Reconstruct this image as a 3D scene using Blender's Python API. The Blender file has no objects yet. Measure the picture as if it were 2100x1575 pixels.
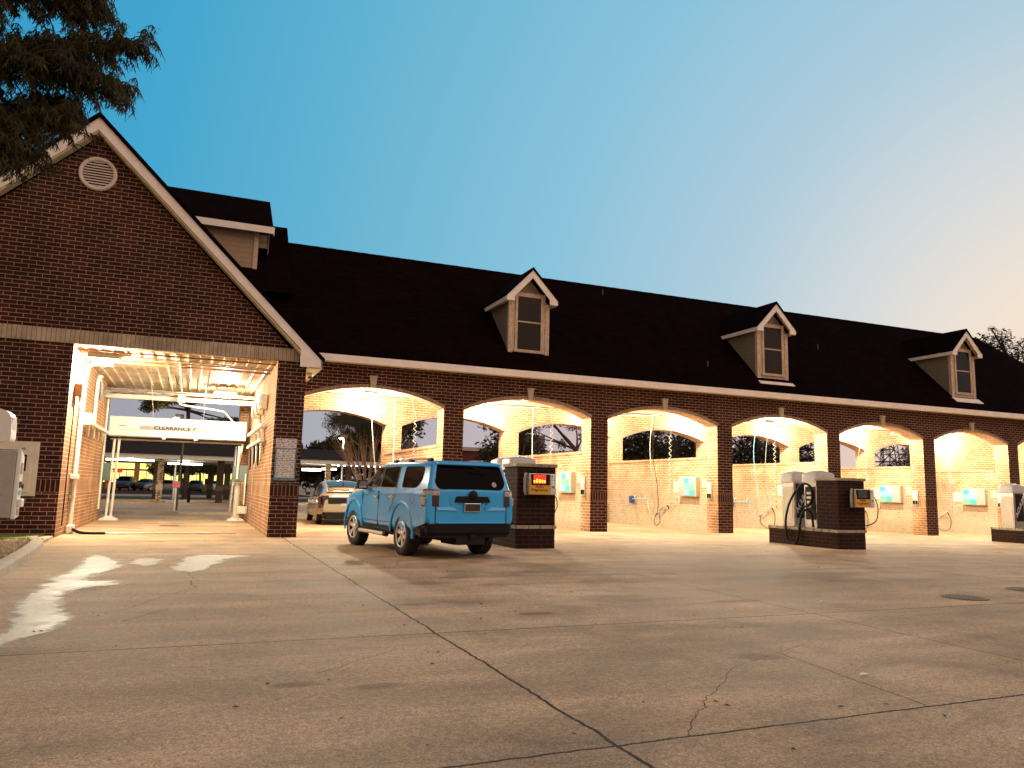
import bpy, math, random
from mathutils import Vector, Matrix, noise
random.seed(7)
R = math.radians
sc = bpy.context.scene
COL = sc.collection

# ------------------------------------------------------------------ camera
cam_d = bpy.data.cameras.new("camera")
cam_d.lens = 26.89; cam_d.sensor_width = 36.0; cam_d.clip_start = 0.05; cam_d.clip_end = 3000
cam = bpy.data.objects.new("camera", cam_d); COL.objects.link(cam); sc.camera = cam
CP = Vector((-12.7816, -23.6429, 1.4))
yaw, pitch, roll = .3913, .1359, .0237
fwd = Vector((math.sin(yaw)*math.cos(pitch), math.cos(yaw)*math.cos(pitch), math.sin(pitch)))
rt = Vector((math.cos(yaw), -math.sin(yaw), 0)); up = rt.cross(fwd)
rt2 = math.cos(roll)*rt + math.sin(roll)*up; up2 = -math.sin(roll)*rt + math.cos(roll)*up
cam.matrix_world = Matrix(((rt2.x, up2.x, -fwd.x, CP.x), (rt2.y, up2.y, -fwd.y, CP.y), (rt2.z, up2.z, -fwd.z, CP.z), (0, 0, 0, 1)))

# ------------------------------------------------------------------ exposure
sc.view_settings.view_transform = 'Standard'; sc.view_settings.look = 'None'
sc.view_settings.exposure = 0.0; sc.view_settings.gamma = 1.0
sc.cycles.use_denoising = True
sc.cycles.max_bounces = 6; sc.cycles.diffuse_bounces = 3; sc.cycles.glossy_bounces = 3
sc.cycles.transmission_bounces = 3; sc.cycles.sample_clamp_indirect = 6.0
sc.cycles.caustics_reflective = False; sc.cycles.caustics_refractive = False

# ------------------------------------------------------------------ world: dusk sky
SUN_AZ, SUN_EL = R(100), R(2.5)          # glow direction, measured from +Y towards +X
world = bpy.data.worlds.new("World"); sc.world = world; world.use_nodes = True
wt = world.node_tree; wn = wt.nodes; wl = wt.links
for n in list(wn): wn.remove(n)
def lin(h):
    h = h.lstrip('#'); c = [int(h[i:i+2], 16)/255 for i in (0, 2, 4)]
    return tuple([(x/12.92 if x <= .04045 else ((x+.055)/1.055)**2.4) for x in c])+(1,)
def wmath(op, a, b=None, clamp=False):
    n = wn.new('ShaderNodeMath'); n.operation = op; n.use_clamp = clamp
    for i, v in enumerate((a, b)):
        if v is None: continue
        if isinstance(v, (int, float)): n.inputs[i].default_value = v
        else: wl.new(v, n.inputs[i])
    return n.outputs[0]
def wramp(fac, stops, interp='EASE'):
    n = wn.new('ShaderNodeValToRGB'); n.color_ramp.interpolation = interp
    e = n.color_ramp.elements
    while len(e) < len(stops): e.new(0.5)
    for k, (p, c) in enumerate(stops): e[k].position = p; e[k].color = c
    wl.new(fac, n.inputs[0]); return n.outputs[0]
def wmix(f, a, b, mode='MIX'):
    n = wn.new('ShaderNodeMix'); n.data_type = 'RGBA'; n.blend_type = mode
    if isinstance(f, (int, float)): n.inputs[0].default_value = f
    else: wl.new(f, n.inputs[0])
    for i, v in ((6, a), (7, b)):
        if isinstance(v, tuple): n.inputs[i].default_value = v
        else: wl.new(v, n.inputs[i])
    return n.outputs[2]
tc = wn.new('ShaderNodeTexCoord')
sep = wn.new('ShaderNodeSeparateXYZ'); wl.new(tc.outputs['Generated'], sep.inputs[0])
dot = wn.new('ShaderNodeVectorMath'); dot.operation = 'DOT_PRODUCT'; wl.new(tc.outputs['Generated'], dot.inputs[0])
dot.inputs[1].default_value = (math.sin(R(62))*math.cos(R(5)), math.cos(R(62))*math.cos(R(5)), math.sin(R(5)))
ang = wmath('MULTIPLY', wmath('ARCCOSINE', dot.outputs['Value']), 1/math.pi)     # 0..1 = 0..180 deg from the glow
glow = wramp(ang, [(0, lin('#FFEACC')), (.045, lin('#F5E3D0')), (.09, lin('#D6DADB')), (.14, lin('#AFCCDC')), (.21, lin('#8AC2DB')),
                   (.30, lin('#65B3D2')), (.37, lin('#43A5CE')), (.46, lin('#2E96C6')), (.62, lin('#27567F')), (1, lin('#3A3440'))], 'LINEAR')
low = wramp(sep.outputs['Z'], [(0, (1, 1, 1, 1)), (.095, (1, 1, 1, 1)), (.20, (0, 0, 0, 1))])
lowc = wramp(ang, [(0, lin('#F8DEC6')), (.15, lin('#D6BCBA')), (.3, lin('#ACACB6')), (.5, lin('#8A8C9A')), (1, lin('#5b4a48'))], 'LINEAR')
col = wmix(low, glow, lowc)
zen = wramp(sep.outputs['Z'], [(.60, (0, 0, 0, 1)), (.95, (1, 1, 1, 1))])
col = wmix(zen, col, lin('#8A7C86'))
back = wn.new('ShaderNodeVectorMath'); back.operation = 'DOT_PRODUCT'; wl.new(tc.outputs['Generated'], back.inputs[0])
back.inputs[1].default_value = (-fwd.x, -fwd.y, 0)
bk = wramp(back.outputs['Value'], [(.0, (0, 0, 0, 1)), (.55, (1, 1, 1, 1))])
col = wmix(bk, col, lin('#DAB9A3'))
sky = wn.new('ShaderNodeTexSky'); sky.sky_type = 'NISHITA'; sky.sun_disc = False
sky.sun_elevation = SUN_EL; sky.sun_rotation = SUN_AZ
bg1 = wn.new('ShaderNodeBackground'); wl.new(col, bg1.inputs[0]); bg1.inputs[1].default_value = 1.0
bg2 = wn.new('ShaderNodeBackground'); wl.new(sky.outputs[0], bg2.inputs[0]); bg2.inputs[1].default_value = 0.005
addw = wn.new('ShaderNodeAddShader'); wl.new(bg1.outputs[0], addw.inputs[0]); wl.new(bg2.outputs[0], addw.inputs[1])
wo = wn.new('ShaderNodeOutputWorld'); wl.new(addw.outputs[0], wo.inputs[0])

# ------------------------------------------------------------------ the dim warm afterglow: one very soft sun
sd = bpy.data.lights.new("sun", 'SUN'); sd.energy = 0.75; sd.angle = R(50); sd.color = (1, .70, .52)
so = bpy.data.objects.new("sun", sd); COL.objects.link(so)
so.rotation_euler = Vector((-.45, .62, -.62)).to_track_quat('-Z', 'Y').to_euler(); so.location = (10, -30, 30)

# ================================================================== helpers
def gz(x): return -.0094*min(max(x, 0), 60)

class MB:
    """collects polygons of one part; UVs in metres follow each face's own plane"""
    def __init__(s): s.v = []; s.f = []; s.m = []; s.sm = []
    def add(s, pts, faces, mi=0, smooth=False):
        o = len(s.v); s.v += [tuple(p) for p in pts]
        for f in faces: s.f.append([i+o for i in f]); s.m.append(mi); s.sm.append(smooth)
        return s
    def box(s, x0, x1, y0, y1, z0, z1, mi=0, mat=None):
        p = [Vector((x, y, z)) for x in (x0, x1) for y in (y0, y1) for z in (z0, z1)]
        if mat: p = [mat @ q for q in p]
        return s.add(p, [(0, 1, 3, 2), (4, 6, 7, 5), (0, 4, 5, 1), (2, 3, 7, 6), (0, 2, 6, 4), (1, 5, 7, 3)], mi)
    def prism(s, poly, ax, a, b, mi=0, mat=None, smooth=False):
        """poly: 2D points; ax 'x': (y,z), 'y': (x,z), 'z': (x,y) swept from a to b"""
        def P(p, t): return {'x': (t, p[0], p[1]), 'y': (p[0], t, p[1]), 'z': (p[0], p[1], t)}[ax]
        ar = sum(poly[i][0]*poly[(i+1) % len(poly)][1]-poly[(i+1) % len(poly)][0]*poly[i][1] for i in range(len(poly)))
        q = list(poly) if ar > 0 else list(poly)[::-1]
        n = len(q); pts = [Vector(P(p, a)) for p in q]+[Vector(P(p, b)) for p in q]
        if mat: pts = [mat @ p for p in pts]
        fl = [tuple(range(n)), tuple(range(2*n-1, n-1, -1))]+[(i, i+n, (i+1) % n+n, (i+1) % n) for i in range(n)]
        if (ax == 'y') == (a < b): fl = [f for f in fl]
        else: fl = [f[::-1] for f in fl]
        s.add(pts, fl, mi, smooth); return s
    def tube(s, pts, r, n=8, mi=0, caps=True, smooth=True):
        pts = [Vector(p) for p in pts]; N = len(pts)
        rr = r if isinstance(r, (list, tuple)) else [r]*N
        t0 = (pts[1]-pts[0]).normalized(); ref = Vector((0, 0, 1)) if abs(t0.z) < .9 else Vector((1, 0, 0))
        u = t0.cross(ref).normalized(); out = []
        for i, p in enumerate(pts):
            t = (pts[min(i+1, N-1)]-pts[max(i-1, 0)])
            t = t.normalized() if t.length > 1e-9 else t0
            u = (u-t*u.dot(t)); u = u.normalized() if u.length > 1e-6 else t.orthogonal().normalized()
            w = t.cross(u)
            out += [p+(u*math.cos(2*math.pi*k/n)+w*math.sin(2*math.pi*k/n))*rr[i] for k in range(n)]
        f = [(i*n+k, i*n+(k+1) % n, (i+1)*n+(k+1) % n, (i+1)*n+k) for i in range(N-1) for k in range(n)]
        s.add(out, f, mi, smooth)
        if caps:
            s.add(out[:n], [tuple(range(n))[::-1]], mi); s.add(out[-n:], [tuple(range(n))], mi)
        return s
    def lathe(s, prof, n=24, mat=None, mi=0, smooth=True):
        """prof: (r, h) about local Z"""
        pts = [Vector((r*math.cos(2*math.pi*k/n), r*math.sin(2*math.pi*k/n), h)) for r, h in prof for k in range(n)]
        if mat: pts = [mat @ p for p in pts]
        f = [(i*n+k, i*n+(k+1) % n, (i+1)*n+(k+1) % n, (i+1)*n+k) for i in range(len(prof)-1) for k in range(n)]
        return s.add(pts, f, mi, smooth)
    def loft(s, rings, mi=0, smooth=True, caps=True, closed=True):
        n = len(rings[0]); pts = [p for r in rings for p in r]
        m = n if closed else n-1
        f = [(i*n+k, i*n+(k+1) % n, (i+1)*n+(k+1) % n, (i+1)*n+k) for i in range(len(rings)-1) for k in range(m)]
        s.add(pts, f, mi, smooth)
        if caps:
            s.add(rings[0], [tuple(range(n))[::-1]], mi); s.add(rings[-1], [tuple(range(n))], mi)
        return s
    def build(s, name, mats, parent=None, loc=None, rot=None, bevel=0, seg=2, weld=False, uvmode=True):
        me = bpy.data.meshes.new(name); me.from_pydata(s.v, [], s.f)
        if not isinstance(mats, (list, tuple)): mats = [mats]
        for m in mats: me.materials.append(m)
        me.polygons.foreach_set('material_index', s.m); me.polygons.foreach_set('use_smooth', s.sm)
        me.update()
        if uvmode:
            uv = me.uv_layers.new(name='UVMap').data
            for p in me.polygons:
                n = p.normal
                if abs(n.z) > .75: t = Vector((1, 0, 0)); w = Vector((0, 1, 0))
                else: t = Vector((-n.y, n.x, 0)).normalized(); w = n.cross(t)
                for li in p.loop_indices:
                    c = me.vertices[me.loops[li].vertex_index].co
                    uv[li].uv = (c.dot(t), c.dot(w) if abs(n.z) > .3 else c.z)
        o = bpy.data.objects.new(name, me); COL.objects.link(o)
        if parent: o.parent = parent
        if loc: o.location = loc
        if rot: o.rotation_euler = rot
        if weld: o.modifiers.new('weld', 'WELD').merge_threshold = .0005
        if bevel:
            b = o.modifiers.new('bevel', 'BEVEL'); b.width = bevel; b.segments = seg; b.limit_method = 'ANGLE'; b.angle_limit = R(40)
        return o

def empty(name, loc=(0, 0, 0), rz=0, sc_=1):
    o = bpy.data.objects.new(name, None); COL.objects.link(o); o.location = loc; o.rotation_euler = (0, 0, rz)
    o.scale = (sc_,)*3; o.empty_display_size = .2; return o
def tag(o, label=None, cat=None, group=None, kind=None):
    if label: o['label'] = label
    if cat: o['category'] = cat
    if group: o['group'] = group
    if kind: o['kind'] = kind
    return o
def copy_tree(o, parent=None):
    c = o.copy(); COL.objects.link(c)
    if parent: c.parent = parent
    for ch in [k for k in bpy.data.objects if k.parent == o]: copy_tree(ch, c)
    return c
def smooth_path(P, k=6):
    P = [Vector(p) for p in P]; out = []
    for i in range(len(P)-1):
        a, b, c, d = P[max(i-1, 0)], P[i], P[i+1], P[min(i+2, len(P)-1)]
        for j in range(k):
            t = j/k
            out.append(.5*((2*b)+(c-a)*t+(2*a-5*b+4*c-d)*t*t+(3*b-a-3*c+d)*t**3))
    out.append(P[-1]); return out
def text(name, s, size, mat, parent, M, ext=.004, align='CENTER', shear=0, sx=1):
    cu = bpy.data.curves.new(name, 'FONT'); cu.body = s; cu.offset = size*.018; cu.size = size; cu.extrude = ext; cu.align_x = align; cu.align_y = 'CENTER'; cu.shear = shear
    t = bpy.data.objects.new(name+'_c', cu); COL.objects.link(t); dg = bpy.context.evaluated_depsgraph_get()
    me = bpy.data.meshes.new_from_object(t.evaluated_get(dg)); bpy.data.objects.remove(t)
    me.materials.clear(); me.materials.append(mat); me.name = name
    me.transform(M @ Matrix.Diagonal((sx, 1, 1, 1)))
    o = bpy.data.objects.new(name, me); COL.objects.link(o)
    if parent: o.parent = parent
    return o
# frames: text facing -Y at origin ; text facing -X
FY = Matrix(((1, 0, 0, 0), (0, 0, -1, 0), (0, 1, 0, 0), (0, 0, 0, 1)))
FX = Matrix(((0, 0, -1, 0), (-1, 0, 0, 0), (0, 1, 0, 0), (0, 0, 0, 1)))
T = Matrix.Translation

# ------------------------------------------------------------------ materials
class NT:
    def __init__(s, name):
        s.m = bpy.data.materials.new(name); s.m.use_nodes = True; s.t = s.m.node_tree; s.n = s.t.nodes; s.l = s.t.links
        s.b = s.n['Principled BSDF']
    def new(s, t, **k):
        n = s.n.new(t)
        for a, v in k.items(): setattr(n, a, v)
        return n
    def set(s, sock, v):
        if isinstance(v, (int, float)): sock.default_value = v
        elif isinstance(v, tuple): sock.default_value = v if len(v) == len(sock.default_value) else v+(1,)
        else: s.l.new(v, sock)
    def math(s, op, a, b=None, c=None, clamp=False):
        n = s.new('ShaderNodeMath', operation=op); n.use_clamp = clamp
        for i, v in enumerate((a, b, c)):
            if v is not None: s.set(n.inputs[i], v)
        return n.outputs[0]
    def mix(s, f, a, b, mode='MIX'):
        n = s.new('ShaderNodeMix', data_type='RGBA', blend_type=mode); s.set(n.inputs[0], f); s.set(n.inputs[6], a); s.set(n.inputs[7], b); return n.outputs[2]
    def noise(s, scale, vec=None, detail=4, rough=.55, dist=0):
        n = s.new('ShaderNodeTexNoise'); n.inputs['Scale'].default_value = scale; n.inputs['Detail'].default_value = detail
        n.inputs['Roughness'].default_value = rough; n.inputs['Distortion'].default_value = dist
        if vec is not None: s.l.new(vec, n.inputs['Vector'])
        return n.outputs['Fac']
    def ramp(s, f, stops, interp='LINEAR'):
        n = s.new('ShaderNodeValToRGB'); n.color_ramp.interpolation = interp; e = n.color_ramp.elements
        while len(e) < len(stops): e.new(.5)
        for k, (p, c) in enumerate(stops):
            e[k].position = p; e[k].color = c if isinstance(c, tuple) and len(c) == 4 else ((c, c, c, 1) if isinstance(c, (int, float)) else c+(1,))
        s.l.new(f, n.inputs[0]); return n.outputs[0]
    def coord(s, which='Object'): return s.new('ShaderNodeTexCoord').outputs[which]
    def bump(s, h, strength=.3, dist=.01):
        n = s.new('ShaderNodeBump'); n.inputs['Strength'].default_value = strength; n.inputs['Distance'].default_value = dist
        s.l.new(h, n.inputs['Height']); s.l.new(n.outputs[0], s.b.inputs['Normal'])
    def out(s, col=None, rough=None, metal=None, spec=None):
        if col is not None: s.set(s.b.inputs['Base Color'], col)
        if rough is not None: s.set(s.b.inputs['Roughness'], rough)
        if metal is not None: s.set(s.b.inputs['Metallic'], metal)
        if spec is not None: s.set(s.b.inputs['Specular IOR Level'], spec)
        return s.m
def simple(name, col, rough=.6, metal=0, var=.15, scale=6, bump=0, spec=.5, coat=0):
    t = NT(name); f = t.noise(scale, t.coord(), 5, .6)
    a = tuple(c*(1-var) for c in col[:3]); b = tuple(min(1, c*(1+var)) for c in col[:3])
    c = t.mix(t.ramp(f, [(.3, 0.), (.7, 1.)]), a+(1,), b+(1,))
    r = t.math('ADD', t.math('MULTIPLY', f, .2), rough-.1)
    t.out(c, r, metal, spec)
    if coat: t.b.inputs['Coat Weight'].default_value = coat; t.b.inputs['Coat Roughness'].default_value = .04
    if bump: t.bump(t.noise(scale*12, t.coord(), 3), bump, .01)
    return t.m
def emit(name, col, strength):
    t = NT(name); t.b.inputs['Base Color'].default_value = (0, 0, 0, 1)
    t.b.inputs['Emission Color'].default_value = tuple(col[:3])+(1,); t.b.inputs['Emission Strength'].default_value = strength
    return t.m
def glass(name, col=(.015, .013, .015), rough=.06, spec=.5):
    t = NT(name); f = t.noise(3, t.coord(), 2)
    return t.out(t.mix(f, tuple(c*.7 for c in col)+(1,), tuple(c*1.3 for c in col)+(1,)), rough, 0, spec)

def brick(name, c1, c2, mortar, bw=.305, rh=.1016, ms=.0075, soldier=None, dirt=None, off=.5, bumpd=.006):
    t = NT(name); uv = t.coord('UV')
    def bt(vec, w, h, offs, sq=None):
        n = t.new('ShaderNodeTexBrick'); t.l.new(vec, n.inputs['Vector']); n.offset = offs; n.squash = 1
        n.inputs['Scale'].default_value = 1; n.inputs['Brick Width'].default_value = w; n.inputs['Row Height'].default_value = h
        n.inputs['Mortar Size'].default_value = ms; n.inputs['Mortar Smooth'].default_value = .15; n.inputs['Bias'].default_value = -.1
        n.inputs['Color1'].default_value = c1+(1,); n.inputs['Color2'].default_value = c2+(1,); n.inputs['Mortar'].default_value = mortar+(1,)
        return n
    # slightly wavy hand-laid joints
    nv = t.new('ShaderNodeTexNoise'); nv.inputs['Scale'].default_value = 7; t.l.new(uv, nv.inputs['Vector'])
    vm = t.new('ShaderNodeVectorMath', operation='SCALE'); vm.inputs['Scale'].default_value = .006; t.l.new(nv.outputs['Color'], vm.inputs[0])
    va = t.new('ShaderNodeVectorMath', operation='ADD'); t.l.new(uv, va.inputs[0]); t.l.new(vm.outputs[0], va.inputs[1])
    b = bt(va.outputs[0], bw, rh, off); col, fac = b.outputs['Color'], b.outputs['Fac']
    if soldier:
        z0, z1 = soldier
        sp = t.new('ShaderNodeSeparateXYZ'); t.l.new(uv, sp.inputs[0])
        cm = t.new('ShaderNodeCombineXYZ'); t.l.new(sp.outputs[0], cm.inputs[0]); t.l.new(t.math('SUBTRACT', sp.outputs[1], z0), cm.inputs[1])
        b2 = bt(cm.outputs[0], .1016, z1-z0, 0)
        inb = t.math('MULTIPLY', t.math('GREATER_THAN', sp.outputs[1], z0), t.math('LESS_THAN', sp.outputs[1], z1))
        col = t.mix(inb, col, b2.outputs['Color']); fac = t.mix(inb, fac, b2.outputs['Fac'])
    var = t.noise(1.3, t.coord(), 5, .65)
    col = t.mix(1.0, col, t.ramp(var, [(.3, .62), (.7, 1.25)]), 'MULTIPLY')
    fine = t.noise(60, t.coord(), 3, .7)
    col = t.mix(1.0, col, t.ramp(fine, [(.25, .75), (.75, 1.2)]), 'MULTIPLY')
    if dirt:      # hosed-down lime film with a ragged upper edge, heavier low on the wall
        sp2 = t.new('ShaderNodeSeparateXYZ'); t.l.new(t.coord(), sp2.inputs[0])
        h = t.math('ADD', sp2.outputs[2], t.math('MULTIPLY', t.noise(1.8, t.coord(), 6, .7), 1.6))
        k = t.ramp(t.math('MULTIPLY', h, .35), [(.42, 1.), (.98, 0.)])
        k = t.math('MULTIPLY', k, t.ramp(t.noise(5, t.coord(), 6, .7, .5), [(.3, .35), (.62, .95)]))
        col = t.mix(k, col, dirt+(1,))
    t.bump(t.math('ADD', t.math('MULTIPLY', t.math('SUBTRACT', 1.0, fac), 1.0), t.math('MULTIPLY', fine, .35)), .5, bumpd)
    return t.out(col, .88, 0, .25)

M = {}
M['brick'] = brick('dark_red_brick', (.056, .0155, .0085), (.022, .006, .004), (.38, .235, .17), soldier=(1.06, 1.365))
M['brick_lit'] = brick('lit_bay_brick', (.43, .215, .10), (.33, .15, .068), (.70, .61, .44), soldier=(1.06, 1.365))  # same brick as the front, paler: bay lamplight put into the colour
M['brick_lit_stain'] = brick('lit_limed_brick', (.43, .24, .12), (.33, .17, .085), (.64, .56, .41), soldier=(1.06, 1.365), dirt=(.50, .43, .32))  # lamplit pale base like the bay faces, with lime film over it
M['lintel'] = brick('tan_soldier_brick', (.46, .37, .26), (.38, .30, .21), (.13, .09, .06), bw=.1016, rh=.5, ms=.006, off=0)
M['voussoir'] = simple('tan_arch_brick', (.30, .20, .13), .85, 0, .3, 9, .3)
M['keystone'] = simple('cast_stone', (.42, .36, .29), .8, 0, .15, 10, .3)
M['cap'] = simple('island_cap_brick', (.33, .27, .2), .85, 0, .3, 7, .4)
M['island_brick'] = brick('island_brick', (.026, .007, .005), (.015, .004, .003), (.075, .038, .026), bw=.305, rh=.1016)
M['trim'] = simple('white_painted_trim', (.80, .72, .66), .55, 0, .08, 3, .05)
M['trim_old'] = simple('weathered_trim', (.52, .38, .27), .7, 0, .25, 8, .2)
M['soffit'] = simple('cream_soffit', (.55, .47, .28), .6, 0, .15, 2)
M['gutter'] = simple('vent_white', (.62, .52, .44), .5, 0, .1, 4)
M['black'] = simple('black_plastic', (.008, .006, .006), .55, 0, .2, 20, 0, .18)
M['rubber'] = simple('tyre_rubber', (.014, .013, .012), .8, 0, .3, 30, .3)
M['steel'] = simple('brushed_steel', (.55, .53, .50), .32, .9, .15, 14)
M['galv'] = simple('galvanised_pipe', (.62, .60, .55), .45, .7, .15, 9)
M['whitepl'] = simple('white_plastic', (.74, .72, .68), .4, 0, .06, 4)
M['whitewall'] = simple('white_pvc_pipe', (.78, .75, .66), .5, 0, .08, 5)
M['dome'] = simple('dome_grey_plastic', (.50, .46, .43), .5, 0, .12, 5, .1)
M['greypl'] = simple('grey_enamel', (.36, .32, .30), .5, 0, .1, 6)
M['cream'] = simple('cream_enamel', (.62, .56, .44), .45, 0, .1, 5)
M['gold'] = simple('yellow_panel', (.62, .36, .02), .5, 0, .1, 5)
M['red'] = simple('red_paint', (.5, .02, .015), .5, 0, .1, 5)
M['bluepl'] = simple('blue_plastic', (.03, .06, .22), .5, 0, .1, 5)
M['teal'] = simple('teal_print', (.05, .42, .46), .5, 0, .25, 30)
M['green'] = simple('green_print', (.16, .55, .36), .5, 0, .25, 30)
M['skyp'] = simple('blue_print', (.20, .45, .68), .5, 0, .25, 30)
M['dark'] = simple('dark_void', (.006, .005, .005), .9, 0, .2, 5)
M['dglass'] = glass('dark_glass')
M['lamp'] = emit('lamp_glow', (1, .80, .50), 60)
M['tube'] = emit('fluorescent_tube', (.95, .97, 1), 9)
M['redlamp'] = emit('brake_light', (1, .05, .02), 7)

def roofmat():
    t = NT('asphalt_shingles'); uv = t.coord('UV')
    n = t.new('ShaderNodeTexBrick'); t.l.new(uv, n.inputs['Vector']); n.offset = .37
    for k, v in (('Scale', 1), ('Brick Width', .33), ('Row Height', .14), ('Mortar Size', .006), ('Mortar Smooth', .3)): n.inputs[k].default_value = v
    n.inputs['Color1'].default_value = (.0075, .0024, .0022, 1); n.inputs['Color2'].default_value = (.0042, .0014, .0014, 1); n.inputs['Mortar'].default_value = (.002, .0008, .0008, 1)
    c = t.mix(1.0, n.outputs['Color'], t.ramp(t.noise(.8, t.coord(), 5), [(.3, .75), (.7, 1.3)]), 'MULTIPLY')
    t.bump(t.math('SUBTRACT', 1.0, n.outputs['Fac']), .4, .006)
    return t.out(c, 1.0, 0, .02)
M['roof'] = roofmat()
def siding(name, c):
    t = NT(name); uv = t.coord('UV'); sp = t.new('ShaderNodeSeparateXYZ'); t.l.new(uv, sp.inputs[0])
    fr = t.math('FRACT', t.math('DIVIDE', sp.outputs[1], .17))
    f = t.noise(5, t.coord(), 5)
    col = t.mix(t.ramp(f, [(.3, 0.), (.7, 1.)]), tuple(x*.85 for x in c)+(1,), c+(1,))
    col = t.mix(t.ramp(fr, [(0, 1.), (.07, 0.)]), col, tuple(x*.25 for x in c)+(1,))
    t.bump(fr, .7, .02); return t.out(col, .8, 0, .2)
M['siding'] = siding('lap_siding', (.40, .29, .20))
M['siding_d'] = siding('weathered_lap_siding', (.22, .19, .13))
def corrug():
    t = NT('ribbed_metal_ceiling'); f = t.noise(1.6, t.coord(), 6, .7, .6)
    mp = t.new('ShaderNodeMapping'); mp.inputs['Scale'].default_value = (9, .7, 1); t.l.new(t.coord(), mp.inputs[0])
    s = t.noise(1, mp.outputs[0], 4)
    c = t.mix(t.ramp(f, [(.42, 0.), (.68, 1.)]), (.74, .66, .46, 1), (.42, .22, .08, 1))
    c = t.mix(1.0, c, t.ramp(s, [(.35, .8), (.65, 1.1)]), 'MULTIPLY')
    return t.out(c, .45, .1)
M['corr'] = corrug()
M['ceil'] = simple('bay_ceiling_panel', (.66, .58, .42), .6, 0, .12, 2)

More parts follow.
